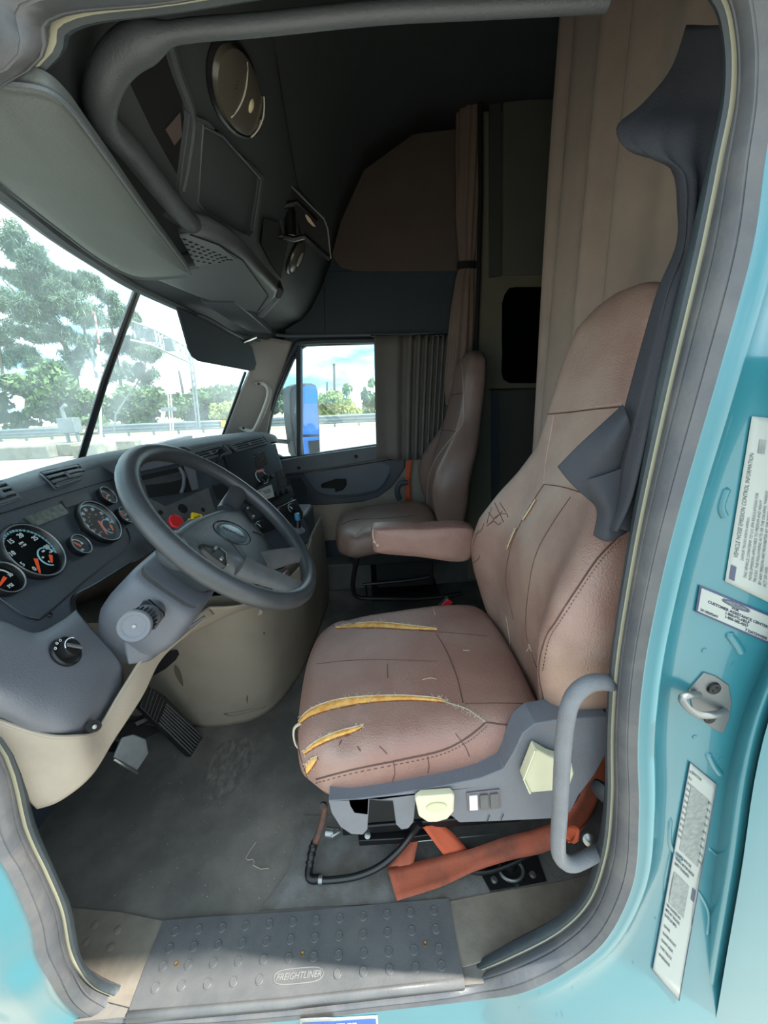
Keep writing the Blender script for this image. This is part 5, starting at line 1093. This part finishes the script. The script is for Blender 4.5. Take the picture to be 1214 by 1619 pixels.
for y in (1365, 1352, 1340): MB().tube([PZ(488+(1372-y)*.2, y+1, .035+(1365-y)*.0009), PZ(488+(1372-y)*.2+.6, y-3, .035+(1365-y)*.0009+.002)], .0118, 10).build('fitting_ring', BLACK, hs)
MB().tube([PZ(498, 1332, .06), PZ(506, 1312, .09), PZ(512, 1290, .12), PZ(514, 1272, .16)], .0090, 10).build('rusty_pipe', RUST, hs)
MB().box(PZ(530, 1318, .07), (.030, .016, .018), Matrix.Rotation(.5, 3, 'Z')).build('valve_block', STEEL, hs, bevel=.004)
MB().tube([PZ(516, 1316, .07), PZ(528, 1318, .07)], .013, 10).build('valve_nut', STEEL, hs)
MB().lathe(PY(511, 1272, .6), (0, -1, .3), [(.007, 0), (.007, .004), (.004, .006), (.001, .006)], 10).build('clamp_screw', BLACKMET, hs)
cbn = MB().tube(cr1([PZ(722, 1372, .02), PZ(760, 1380, .018), PZ(800, 1370, .022), PZ(840, 1350, .035), PZ(880, 1325, .06), PZ(915, 1310, .08)], 30), .0055, 8).build('black_cable', BLACK)
tag(cbn, 'thin black cable lying across the floor anchor plate', 'cable')
# floor marks and threads
th_ = MB().tube([PZ(a, b, .003) for a, b in [(405, 1331), (395, 1345), (388, 1357), (392, 1360), (400, 1358), (402, 1363), (400, 1368), (412, 1374), (425, 1373)]], .0008, 5).build('loose_thread', FRAY)
tag(th_, 'thin white thread curled on the dark rubber floor', 'thread')
sc_m = mat('floor_scuff', (124, 116, 106), .85, rgb2=(90, 87, 83), vscale=34, detail=14, lo=.34, hi=.56, stretch=(1.6, .7, 1))
def fpoly(pts, m=sc_m, z=.0006, name='floor_scuff'):
    q = cr1([PZ(a, b, z) for a, b in pts], 30, True); c = sum(q, V())/30
    return MB().add([c]+q, [(0, 1+i, 1+(i+1) % 30) for i in range(30)]).build(name, m, fl, flat=True)
fpoly([(350, 1175), (400, 1168), (398, 1200), (380, 1240), (350, 1262), (325, 1258), (330, 1215)])
for a in [[(330, 1150), (322, 1250)], [(440, 1130), (418, 1260)], [(425, 1145), (405, 1235)], [(445, 1160), (430, 1250)], [(336, 1160), (318, 1262), (370, 1255)]]:
    MB().tube([PZ(x, y, .0) for x, y in a], .0014, 5, flat=.5).build('floor_rib', FLOORM, fl)
rnd = random.Random(3); cm_ = MB()
for k in range(120):
    x, y = rnd.uniform(180, 520), rnd.uniform(1180, 1430); p = PZ(x, y, .0015); s_ = rnd.uniform(.0006, .0016)
    cm_.box(p, (s_, s_*1.5, .0006), Matrix.Rotation(rnd.random()*3, 3, 'Z'))
o = cm_.build('dust_crumbs', FRAY); o['kind'] = 'stuff'; tag(o, 'pale dust crumbs scattered over the dark rubber floor', 'crumbs')

# ---- stickers on the painted pillar
def bil(q, u, v): return (lerp(lerp(q[0][0], q[1][0], u), lerp(q[3][0], q[2][0], u), v), lerp(lerp(q[0][1], q[1][1], u), lerp(q[3][1], q[2][1], u), v))
def bmap(q, off):
    def f(u, v):
        x, y = bil(q, u, v); return hit(BODYT, x, y, off) or PY(x, y, .44)
    return f
def flatq(q, off):
    """best plane through four wall hits so a sticker sheet stays flat"""
    P4 = [hit(BODYT, *p, 0) or PY(p[0], p[1], .44) for p in q]; c = sum(P4, V())/4
    n = (P4[1]-P4[0]).cross(P4[3]-P4[0]).normalized(); n = -n if n.y > 0 else n
    return c, n
def sheet(q, name, m, label, cat, off=.002):
    def at(u, v, o2=.001): return hit(BODYT, *bil(q, u, v), off+o2) or PY(*bil(q, u, v), .44)
    g = [[at(u, v, 0) for u in np.linspace(0, 1, 10)] for v in np.linspace(0, 1, 30)]
    o = MB().grid(g).build(name, m, solid=.0005); tag(o, label, cat)
    return o, at
def wtext(s, at, u0, v0, du, dv, size, m, parent, name='print', align='LEFT', space=1, shear=0, bold=0, rot=False):
    """text placed in sheet coordinates; size in units of v"""
    def wp(co):
        a, b = co.x*du, co.y*dv
        return at(u0+a, v0-b, .0012) if not rot else at(u0+b, v0+a, .0012)
    return text(name, s, size, None, m, parent, shear=shear, align=align, warp=wp, space=space, bold=bold)
# customer assistance sticker (runs out of frame to the right)
q = [(1104, 924), (1230, 977), (1221, 1020), (1097, 966)]
o, at = sheet(q, 'assistance_sticker', mat('sticker_border_blue', (58, 66, 96), .5), 'white rounded sticker with dark border reading CUSTOMER ASSISTANCE CENTER on the pillar', 'sticker')
inn = [at(u, v, .0007) for u, v in [(.03, .10), (.05, .055), (.96, .055), (.98, .12), (.98, .9), (.96, .95), (.05, .95), (.025, .88)]]
MB().grid([[at(u, v, .0007) for u in np.linspace(.025, .98, 12)] for v in np.linspace(.07, .93, 8)]).build('sticker_face', PAPER, o, flat=True)
asp = 3.0
MB().grid([[at(u, v, .0011) for u in np.linspace(.30, .62, 8)] for v in (.10, .235)]).build('logo_oval', INK, o)
MB().tube([at(.46+.175*cos(t), .168+.095*sin(t), .0011) for t in np.linspace(0, 2*pi, 30, endpoint=False)], .0004, 4, closed=True).build('logo_outline', INK, o)
for s, u, v, sz in [('FREIGHTLINER', .46, .168, .115), ('FOR', .46, .315, .13), ('CUSTOMER ASSISTANCE CENTER', .50, .45, .135), ('1-800-FTL-HELP', .50, .58, .135), ('1-800-385-4357', .50, .71, .135)]:
    wtext(s, at, u, v, 1/asp*(1.12 if len(s) > 20 else 1), 1, sz, PAPER if s == 'FREIGHTLINER' else INK, o, align='CENTER', shear=.2 if s == 'FREIGHTLINER' else 0, bold=.004)
wtext('24 HRS/DAY', at, .05, .84, 1/asp, 1, .125, INK, o, bold=.004); wtext('7 DAYS/WEEK', at, .62, .86, 1/asp, 1, .135, INK, o, bold=.004)
# tall emission-control sticker, text turned sideways
q = [(1186, 658), (1290, 668), (1262, 975), (1144, 918)]
o, at = sheet(q, 'noise_control_sticker', PAPER, 'tall white sticker of sideways small print, topmost on the turquoise pillar', 'sticker')
def vtext(s, at, u, v, size, m, parent, k=.34, align='LEFT', bold=0):
    def wp(co): return at(u+co.y*-1*size*-0+(-co.y)*1.0, v-co.x*k, .0012)
    return text('print', s, size, None, m, parent, align=align, warp=lambda co: at(u-co.y, v-co.x*k, .0012), bold=bold)
vtext('VEHICLE NOISE EMISSION CONTROL INFORMATION', at, .08, .84, .085, INKG, o, .31)
vtext('DAIMLER TRUCKS NORTH AMERICA', at, .17, .84, .05, INKG, o, .31)
lines = ['THIS VEHICLE CONFORMS TO U.S. EPA REGULATIONS FOR', 'NOISE EMISSION APPLICABLE TO MEDIUM AND HEAVY', 'TRUCKS. THE FOLLOWING ACTS OR THE CAUSING THEREOF', 'BY ANY PERSON ARE PROHIBITED BY THE NOISE CONTROL', 'ACT OF 1972:', 'A. THE REMOVAL OR RENDERING INOPERATIVE, OTHER', 'THAN FOR PURPOSES OF MAINTENANCE, REPAIR OR', 'REPLACEMENT, OF ANY NOISE CONTROL DEVICE OR', 'ELEMENT OF DESIGN', 'B. THE USE OF THE VEHICLE AFTER SUCH DEVICE', 'HAS BEEN REMOVED']
for i, l in enumerate(lines): vtext(l, at, .24+i*.065, .93, .055, INKG, o, .34)
MB().grid([[at(u, v, .0009) for u in (.035, .11)] for v in (.89, .975)]).build('logo_block', INK, o)
MB().grid([[at(u, v, .0009) for u in (.16, .26)] for v in (.13, .21)]).build('stamp_block', PAPERG, o)
# long certification sticker
q = [(1089, 1203), (1131, 1238), (1072, 1580), (1030, 1531)]
o, at = sheet(q, 'certification_sticker', PAPER, 'long narrow white label with grey printed blocks, lowest on the turquoise pillar', 'sticker')
MB().tube([at(a, b, .0004) for a, b in [(0, 0), (1, 0), (1, .33), (1, .66), (1, 1), (0, 1), (0, .66), (0, .33)]], .0007, 5, closed=True).build('label_edge', INK, o)
def blk(u0, u1, v0, v1, sk=0): MB().grid([[at(u, v+sk*(u-u0), .0009) for u in (u0, u1)] for v in (v0, v1)]).build('printed_block', PAPERG, o)
blk(.16, .86, .09, .40); blk(.12, .68, .51, .66)
for i in range(12): wtext(('EF %d' % (13+i*7))[:5], at, .03, .04+i*.028, .10, .034, .5, INKG, o, bold=.008)
for i in range(9): wtext(('%d KG' % (440+i*91)), at, .80, .10+i*.034, .08, .030, .5, INKG, o, bold=.008)
for i, s in enumerate(['EQUIPPED WITH THE', 'FEDERAL MOTOR VEHICLE', 'SAFETY STANDARDS']): wtext(s, at, .08, .425+i*.024, .115, .036, .5, INK, o, bold=.012)
for i, s in enumerate(['VIN CHASSIS NO', 'MFD BY TRUCKS', 'DATE OF MFG']): wtext(s, at, .06, .675+i*.024, .14, .036, .5, INK, o, bold=.012)
for i, s in enumerate(['GVWR', 'GAWR FRONT', 'GAWR REAR', 'TYPE TRUCK', 'WHEELBASE']): wtext(s, at, .10, .77+i*.034, .15, .036, .5, INKG, o, bold=.010)
MB().grid([[at(u, v, .0010) for u in (.80, .92)] for v in (.50, .555)]).build('logo_block', INK, o)
wtext('TRACTOR', at, .10, .035, .16, .034, .5, INKG, o, bold=.01)
# notice sign below the sill seal
q = [(474, 1611), (597, 1604), (600, 1660), (476, 1668)]
o, at = sheet(q, 'notice_sign', PAPER, 'blue and white NOTICE sign on the turquoise sill under the tread mat', 'sign', off=.001)
MB().grid([[at(u, v, .0009) for u in (.025, .975)] for v in (.08, .52)]).build('blue_band', NOTB, o)
wtext('NOTICE', at, .5, .26, .46, 1, .27, WHITEP, o, align='CENTER', bold=.012)
# striker
sk = thing('door_striker', hit(BODYT, 1125, 1110, 0) or PY(1125, 1110, .45), 'grey steel door striker with a looped bar bolted to the turquoise pillar', 'striker')
sp_ = [(1114, 1064), (1136, 1071), (1153, 1083), (1158, 1110), (1154, 1138), (1144, 1161), (1132, 1156), (1098, 1130), (1090, 1092)]
sy = min((hit(BODYT, a, b, .002) or V((0, .44, 0))).y for a, b in sp_)
MB().prism([PY(a, b, sy) for a, b in sp_], (0, .004, 0)).build('striker_plate', mat('striker_grey', (112, 116, 116), .4, metal=.5), sk, bevel=.002)
MB().tube(cr1([PY(1104, 1098, sy-.004), PY(1090, 1099, sy-.020), PY(1078, 1104, sy-.028), PY(1086, 1118, sy-.030), PY(1104, 1130, sy-.030), PY(1130, 1130, sy-.022), PY(1146, 1124, sy-.004)], 26), .0052, 10).build('striker_bar', MATS['striker_grey'], sk)
MB().lathe(PY(1128, 1088, sy-.001), (0, -1, 0), [(.0105, 0), (.0095, .003), (.006, .0035), (.003, .001), (.001, .001)], 20).build('striker_bolt', BLACKMET, sk)
MB().lathe(PY(1122, 1136, sy-.001), (0, -1, 0), [(.0095, 0), (.0085, .002), (.003, .002), (.001, .001)], 20).build('striker_bolt', BLACKMET, sk)

# ================================================================== OUTSIDE
GZ = -1.25
struct(MB().grid([[V((x, y, GZ)) for x in (-160, -40, 0, 40, 160)] for y in (-120, -20, 0, 20, 60, 160)]).build('ground', mat('asphalt_pale', (146, 143, 136), .9, rgb2=(170, 164, 152), vscale=.35, detail=9)))
def strip(y0, y1, x0, x1, m, nm, z): struct(MB().box(((x0+x1)/2, (y0+y1)/2, GZ+z/2), (x1-x0, y1-y0, z)).build(nm, m))
strip(21, 24, -60, -7, mat('verge_sand', (196, 182, 150), .95, rgb2=(140, 146, 104), vscale=1.2, detail=8), 'ground_verge', .02)
strip(32, 60, -80, 60, mat('verge_grass', (132, 140, 96), .95, rgb2=(170, 164, 130), vscale=.8, detail=8), 'ground_grass', .03)
GALV = mat('galvanised', (122, 132, 136), .45, metal=.4, var=.1, vscale=3)
WOODP = mat('weathered_pole', (150, 146, 138), .85, var=.1)
CONC = mat('concrete_block', (132, 128, 112), .9, rgb2=(98, 98, 82), vscale=2.5, detail=8, bump=.5, bscale=20)
WHT = mat('sign_white', (226, 226, 222), .5)
def G(px, py): return PZ(px, py, GZ)
def guardrail(x0, x1, y, label, step=1.9, end_yellow=False):
    g = thing('guardrail', ((x0+x1)/2, y, GZ), label, 'guardrail')
    prof_ = [(0, .92), (.03, .89), (.08, .84), (.08, .78), (.02, .72), (.02, .66), (.08, .60), (.08, .54), (.02, .48), (.02, .43), (.08, .38), (.08, .33), (.03, .28), (0, .26)]
    MB().grid([[V((x, y-d, GZ+z)) for d, z in prof_] for x in np.linspace(x0, x1, 6)]).build('beam', GALV, g, solid=.01)
    n = int((x1-x0)/step)
    for i in range(n+1): MB().box((x0+.3+i*step, y+.06, GZ+.36), (.12, .16, .72)).build('post', GALV, g)
    if end_yellow: MB().box((x1+.15, y-.05, GZ+.62), (.35, .12, .5)).build('end_marker', mat('marker_yellow', (230, 190, 40), .5), g, bevel=.02)
    return g
guardrail(-34, -22.2, 31, 'left stretch of galvanised guardrail behind the concrete blocks'); guardrail(-20.6, -11.2, 31, 'middle galvanised guardrail ending in a yellow marker by the windscreen pillar', end_yellow=True)
guardrail(-8.5, 14, 31, 'long galvanised guardrail seen through the far door window')
def block(q, y0, lab, h=.62):
    a, b = G(q[0], q[2]), G(q[1], q[2]); x0, x1, y = a.x, b.x, (a.y+b.y)/2
    o = MB().box(((x0+x1)/2, y+.3, GZ+h/2), (x1-x0, .6, h)).build('concrete_block', CONC, bevel=.05); tag(o, lab, 'concrete block', 'concrete blocks along the verge')
block((-70, 60, 729), 0, 'long weathered concrete block leftmost behind the windscreen'); block((72, 112, 722), 0, 'squat concrete block right of the leftmost long block'); block((120, 152, 724), 0, 'concrete block just left of the windscreen divider')
block((188, 214, 712), 0, 'small broken concrete block right of the windscreen divider', .5)
rk = MB().lathe(G(172, 716)+V((0, 0, 0)), (0, 0, 1), [(.3, 0), (.42, .12), (.36, .34), (.18, .46), (.01, .48)], 7).build('rock', CONC); tag(rk, 'pale boulder between the concrete blocks beside the windscreen divider', 'rock')
def pole(px0, py0, px1, py1, y, r, nm, m, lab, cat='pole', grp=None):
    a, b = PY(px0, py0, y), PY(px1, py1, y)
    o = MB().tube([a, b], [r*1.15, r], 10).build(nm, m); tag(o, lab, cat, grp); return o
pole(530, 672, 528, 575, 44, .13, 'utility_pole', mat('pole_dark', (84, 84, 82), .9), 'tall dark utility pole seen through the far door window')
pole(518, 660, 517, 604, 52, .13, 'utility_pole', MATS['pole_dark'], 'short utility pole left of the taller one beyond the far door window')
pole(298, 668, 283, 586, 48, .14, 'utility_pole', MATS['pole_dark'], 'leaning dark utility pole behind the railway signal gantry')
# railway crossing
rc = thing('crossing_signal', G(160, 690), 'railway crossing signal with white crossbuck and raised gate arm beyond the windscreen', 'railway signal')
def Y_(a, b, y=27): return PY(a, b, y)
MB().tube([Y_(160, 690), Y_(158, 640), Y_(155, 545)], .07, 10).build('mast', WHT, rc)
for i in range(7):
    MB().tube([Y_(149+i*1.1, 493+i*7, 26.9), Y_(150.1+i*1.1, 500+i*7, 26.9)], .05, 8).build('gate_arm', WHT if i % 2 else mat('gate_red', (206, 110, 110), .5), rc)
MB().tube([Y_(144, 550, 26.8), Y_(153, 598, 26.8)], .085, 8).build('arm_weight', GALV, rc)
for a, b in [((151, 552), (165, 575)), ((164, 552), (152, 576))]: MB().prism([Y_(a[0]-1.6, a[1]+1.6, 26.7), Y_(a[0]+1.6, a[1]-1.6, 26.7), Y_(b[0]+1.6, b[1]-1.6, 26.7), Y_(b[0]-1.6, b[1]+1.6, 26.7)], (0, .03, 0)).build('crossbuck', WHT, rc)
for x in (154, 162): MB().lathe(Y_(x, 584, 26.6), (0, -1, 0), [(.16, 0), (.17, .05), (.01, .05)], 14).build('signal_lamp', mat('signal_back', (206, 196, 196), .6), rc)
cbx = thing('signal_cabinet', G(172, 688), 'pale metal railway equipment cabinet on legs beside the windscreen divider', 'cabinet')
q = G(171, 690); MB().box((q.x, 28, GZ+1.15), (1.1, .7, 1.0)).build('cabinet_box', GALV, cbx, bevel=.03)
for dx in (-.35, .35): MB().box((q.x+dx, 28, GZ+.33), (.14, .2, .66)).build('leg', GALV, cbx)
MB().tube([V((q.x-.2, 28, GZ+1.6)), V((q.x-.2, 28, GZ+2.3)), V((q.x+.1, 28, GZ+2.5))], .12, 8).build('vent_pipe', GALV, cbx)
MB().tube([PY(180, 685, 27.5), PY(183, 655, 27.5), PY(214, 608, 27.5)], .05, 8).build('conduit', GALV, cbx)
# gantry
ga = thing('signal_gantry', G(306, 676), 'tall galvanised railway signal gantry with a truss arm over the road', 'gantry')
for x0, x1 in ((312, 300), (316, 305)): MB().tube([PY(x0, 676, 30), PY(x1-1, 560, 30)], .07, 8).build('mast_leg', GALV, ga)
for t in np.linspace(.05, .95, 9): MB().tube([lerp(PY(312, 676, 30), PY(299, 560, 30), t), lerp(PY(316, 676, 30), PY(304, 560, 30), min(1, t+.06))], .03, 6).build('mast_brace', GALV, ga)
top_ = [(296, 549), (262, 531), (240, 520), (208, 508)]; bot_ = [(300, 573), (262, 556), (238, 545), (206, 538)]
MB().tube([PY(a, b, 30-i*.8) for i, (a, b) in enumerate(top_)], .05, 6).build('truss_rail', GALV, ga); MB().tube([PY(a, b, 30-i*.8) for i, (a, b) in enumerate(bot_)], .09, 6).build('truss_rail', GALV, ga)
A_ = cr1([PY(a, b, 30-i*.8) for i, (a, b) in enumerate(top_)], 12); B_ = cr1([PY(a, b, 30-i*.8) for i, (a, b) in enumerate(bot_)], 12)
for i in range(11): MB().tube([A_[i], B_[i+1]], .03, 5).build('truss_brace', GALV, ga); MB().tube([A_[i+1], B_[i]], .03, 5).build('truss_brace', GALV, ga)
for x, y in ((268, 545), (236, 530), (222, 524)): MB().box(PY(x, y, 28.6), (.6, .3, .8)).build('signal_head', mat('signal_grey', (110, 120, 124), .6), ga, bevel=.04)
ms = thing('signal_mast', G(268, 682), 'slim white railway signal mast with a ladder in front of the hedge', 'railway signal')
for dx in (0, 4): MB().tube([PY(270+dx, 682, 29), PY(263+dx, 590, 29)], .045, 8).build('mast', WHT, ms)
MB().tube([PY(256, 620, 29), PY(274, 618, 29)], .05, 6).build('cross_arm', WHT, ms); MB().box(PY(267, 647, 28.9), (.9, .4, .25)).build('platform', GALV, ms)
# parked blue truck, seen in the wing mirror
LEAFM = {}
def foliage(name, blobs, n, leaf, m, label, trunk=None, seed=0, group=None, cat='tree', asp=.45):
    r = np.random.default_rng(seed); B0 = np.array(blobs, float); bb = []
    for b_ in B0:
        for q_ in range(14):
            dd = r.normal(size=3); dd /= np.linalg.norm(dd); bb.append(list(b_[:3]+dd*b_[3:6]*r.uniform(.3, .95))+list(b_[3:6]*r.uniform(.22, .62)))
    B = np.array(bb); wts = B[:, 3]*B[:, 4]*B[:, 5]; wts = wts**.7; wts /= wts.sum()
    k = r.choice(len(B), n, p=wts); d = r.normal(size=(n, 3)); d /= np.linalg.norm(d, axis=1)[:, None]; rad = r.random(n)**.45
    P_ = B[k, :3] + d*rad[:, None]*B[k, 3:6]*(.75+.35*np.sin(k*3.1)[:, None]*0+.25*r.random((n, 1)))
    a = r.normal(size=(n, 3)); a[:, 2] += .8; a /= np.linalg.norm(a, axis=1)[:, None]; b = np.cross(a, r.normal(size=(n, 3))); b /= np.linalg.norm(b, axis=1)[:, None]
    s_ = leaf*(.6+.8*r.random((n, 1))); a = a*s_; b = b*s_*asp
    vs = np.stack([P_-a-b*.3, P_-a*.1-b, P_+a, P_-a*.1+b], 1).reshape(-1, 3)
    me = bpy.data.meshes.new(name); me.vertices.add(n*4); me.vertices.foreach_set('co', vs.ravel()); me.loops.add(n*4); me.loops.foreach_set('vertex_index', np.arange(n*4, dtype=np.int32))
    me.polygons.add(n); me.polygons.foreach_set('loop_start', np.arange(0, n*4, 4, dtype=np.int32)); me.update(); me.validate(); me.materials.append(m)
    base = (float(B[:, 0].mean()), float(B[:, 1].mean()), GZ)
    t = thing(name, base, label, cat, group); o = bpy.data.objects.new('foliage', me); COL.objects.link(o); par(o, t)
    if trunk:
        for pts, rr in trunk: MB().tube(cr1(pts, 14), rr, 8).build('trunk', mat('bark', (112, 104, 92), .9, var=.2, vscale=4), t)
    return t
L1 = mat('leaf_blue_green', (98, 122, 100), .7, var=.25, vscale=.8); L2 = mat('leaf_green', (92, 118, 72), .7, var=.25, vscale=.8); L3 = mat('leaf_yellow_green', (150, 160, 88), .7, var=.2, vscale=.7); L4 = mat('leaf_dark', (66, 92, 66), .7, var=.25, vscale=.8)
def blobs_px(lst, y, dy=1.5):
    out = []
    for px, py, rx, ry in lst:
        p = PY(px, py, y); e = PY(px+rx, py, y); h_ = PY(px, py-ry, y); out.append((p.x, y+random.uniform(-dy, dy), p.z, abs(e.x-p.x), 1.6, abs(h_.z-p.z)))
    return out
def trk(pp, y, r0, r1): return ([PY(a, b, y) for a, b in pp], list(np.linspace(r0, r1, 14)))
foliage('casuarina_tree', blobs_px([(45, 400, 34, 32), (80, 425, 38, 30), (55, 450, 42, 28), (110, 470, 38, 30), (75, 490, 36, 28), (130, 500, 34, 30), (100, 445, 30, 26), (15, 440, 26, 20), (35, 430, 22, 16), (100, 525, 28, 22), (140, 545, 26, 24), (60, 530, 24, 16), (120, 580, 26, 24), (22, 385, 12, 10)], 42), 26000, .34, L1,
        'tallest feathery casuarina tree at the left beyond the windscreen', [trk([(130, 684), (122, 640), (118, 590), (100, 540), (70, 470), (45, 410)], 42, .42, .06), trk([(118, 600), (135, 540), (120, 470)], 42, .2, .05), trk([(100, 545), (50, 490), (0, 438)], 42, .12, .03)], 1, asp=.11)
foliage('casuarina_tree', blobs_px([(5, 480, 34, 24), (30, 510, 34, 26), (-10, 530, 40, 30), (20, 560, 36, 26), (50, 575, 26, 20), (-40, 470, 40, 40)], 54), 16000, .34, L1, 'feathery tree cut by the left edge behind the tallest casuarina', [trk([(10, 690), (5, 600), (-10, 480)], 54, .3, .06)], 2, asp=.11)
foliage('casuarina_tree', blobs_px([(150, 445, 18, 16), (165, 470, 24, 20), (185, 500, 24, 22), (170, 540, 26, 24), (205, 545, 24, 26), (190, 590, 28, 26), (220, 590, 24, 24), (235, 560, 18, 18), (210, 510, 16, 18)], 49), 20000, .32, L1, 'feathery tree standing behind the windscreen divider', [trk([(196, 684), (190, 600), (170, 480)], 49, .3, .06), trk([(196, 640), (225, 590), (235, 550)], 49, .12, .04)], 3, asp=.12)
foliage('dense_tree', blobs_px([(20, 610, 44, 26), (140, 640, 30, 24), (100, 610, 30, 22), (60, 590, 26, 18), (60, 625, 40, 24), (95, 640, 34, 22), (-20, 640, 50, 30), (50, 650, 50, 18), (120, 655, 30, 16), (5, 665, 40, 14)], 35), 12000, .26, L2, 'low dense green tree mass under the casuarinas at the left', [trk([(40, 686), (42, 620)], 37, .2, .08)], 4)
foliage('dense_tree', blobs_px([(180, 640, 30, 24), (215, 630, 34, 26), (245, 635, 30, 24), (270, 640, 26, 20), (225, 655, 44, 16), (160, 662, 26, 12)], 36), 10000, .25, L2, 'dense green trees between the windscreen divider and the signal mast', [trk([(215, 680), (217, 620)], 37, .2, .08)], 5)
foliage('hedge_tree', blobs_px([(300, 645, 30, 20), (330, 635, 24, 20), (352, 628, 20, 18), (375, 630, 18, 20), (340, 655, 50, 14), (320, 620, 14, 10)], 40), 9000, .26, L2, 'leafy green tree line at the right end of the windscreen', None, 6)
foliage('hedge_bush', blobs_px([(350, 652, 22, 14), (372, 650, 16, 18)], 36), 2500, .22, L3, 'yellow-green shrub beside the far windscreen pillar', None, 7, cat='bush')
foliage('hedge_bush', blobs_px([(435, 640, 14, 20), (450, 632, 14, 22), (462, 638, 12, 20)], 38), 4000, .24, L4, 'dark green bush seen through the small quarter window', None, 8, cat='bush')
foliage('hedge_bush', blobs_px([(512, 640, 14, 18), (528, 638, 16, 22), (545, 645, 16, 16), (535, 652, 34, 10), (555, 650, 14, 12)], 38), 6000, .22, L3, 'yellow-green bushes in the middle of the far door window', None, 9, cat='bush')
foliage('hedge_tree', blobs_px([(548, 615, 7, 10), (543, 630, 12, 12), (580, 625, 10, 18), (590, 640, 14, 16), (575, 650, 20, 10), (587, 608, 6, 8), (600, 630, 10, 20)], 41), 4500, .22, L2, 'thin green saplings at the right of the far door window', None, 10)
# wing mirror
mp0 = PY(482, 662, 2.62); din = (mp0-CAM).normalized(); rout = V((.985, .17, -.02)).normalized(); MN = (rout-din).normalized()
wm = thing('wing_mirror', mp0, 'tall dark-rimmed wing mirror outside the far door window', 'mirror')
def M_(a, b, o=0): return PP(a, b, mp0, MN, o)
MB().prism([M_(a, b) for a, b in [(459, 620), (463, 610), (474, 606), (492, 605), (500, 608), (503, 618), (505, 650), (507, 715), (500, 722), (474, 726), (467, 715), (460, 660)]], -MN*.07).build('mirror_housing', DDARK, wm, bevel=.012, seg=3)
MB().prism([M_(a, b, .002) for a, b in [(476, 612), (482, 609), (494, 609), (500, 614), (504, 687), (478, 687)]], MN*.002).build('main_glass', MIRR, wm, flat=True)
MB().prism([M_(a, b, .002) for a, b in [(478, 691), (504, 691), (505, 712), (498, 717), (480, 718)]], MN*.002).build('wide_glass', MIRR, wm, flat=True)
wmx = MB().tube([M_(470, 700, -.06), V((-.62, 2.42, .95))], .015, 8).build('mirror_arm', BLACK, wm)
# blue truck behind, in the mirror's view
bt = thing('parked_truck', (9.5, 4.4, GZ), 'bright blue truck cab parked behind, reflected in the wing mirror', 'truck')
BLU = mat('truck_blue', (30, 112, 205), .3, coat=.5)
MB().prism([V((8.2, 3.55, GZ+.5)), V((8.2, 3.55, GZ+1.6)), V((8.5, 3.55, GZ+1.8)), V((8.9, 3.55, GZ+3.6)), V((11, 3.55, GZ+3.8)), V((11, 3.55, GZ+.5))], (0, 2.3, 0)).build('cab_body', BLU, bt, bevel=.08, seg=3)
MB().prism([V((8.52, 3.62, GZ+2.1)), V((8.52, 4.0, GZ+2.1)), V((8.76, 4.0, GZ+3.1)), V((8.76, 3.62, GZ+3.1))], (.02, 0, 0)).build('windscreen', BLACK, bt)
MB().box((8.19, 4.7, GZ+1.15), (.05, 1.2, .7)).build('grille', BLACKMET, bt)
for y in (3.55, 5.6): MB().lathe(V((9.2, y, GZ+.5)), (0, 1, 0), [(.5, -.1), (.5, .2), (.3, .22), (.01, .2)], 24).build('wheel', BLACKM, bt)
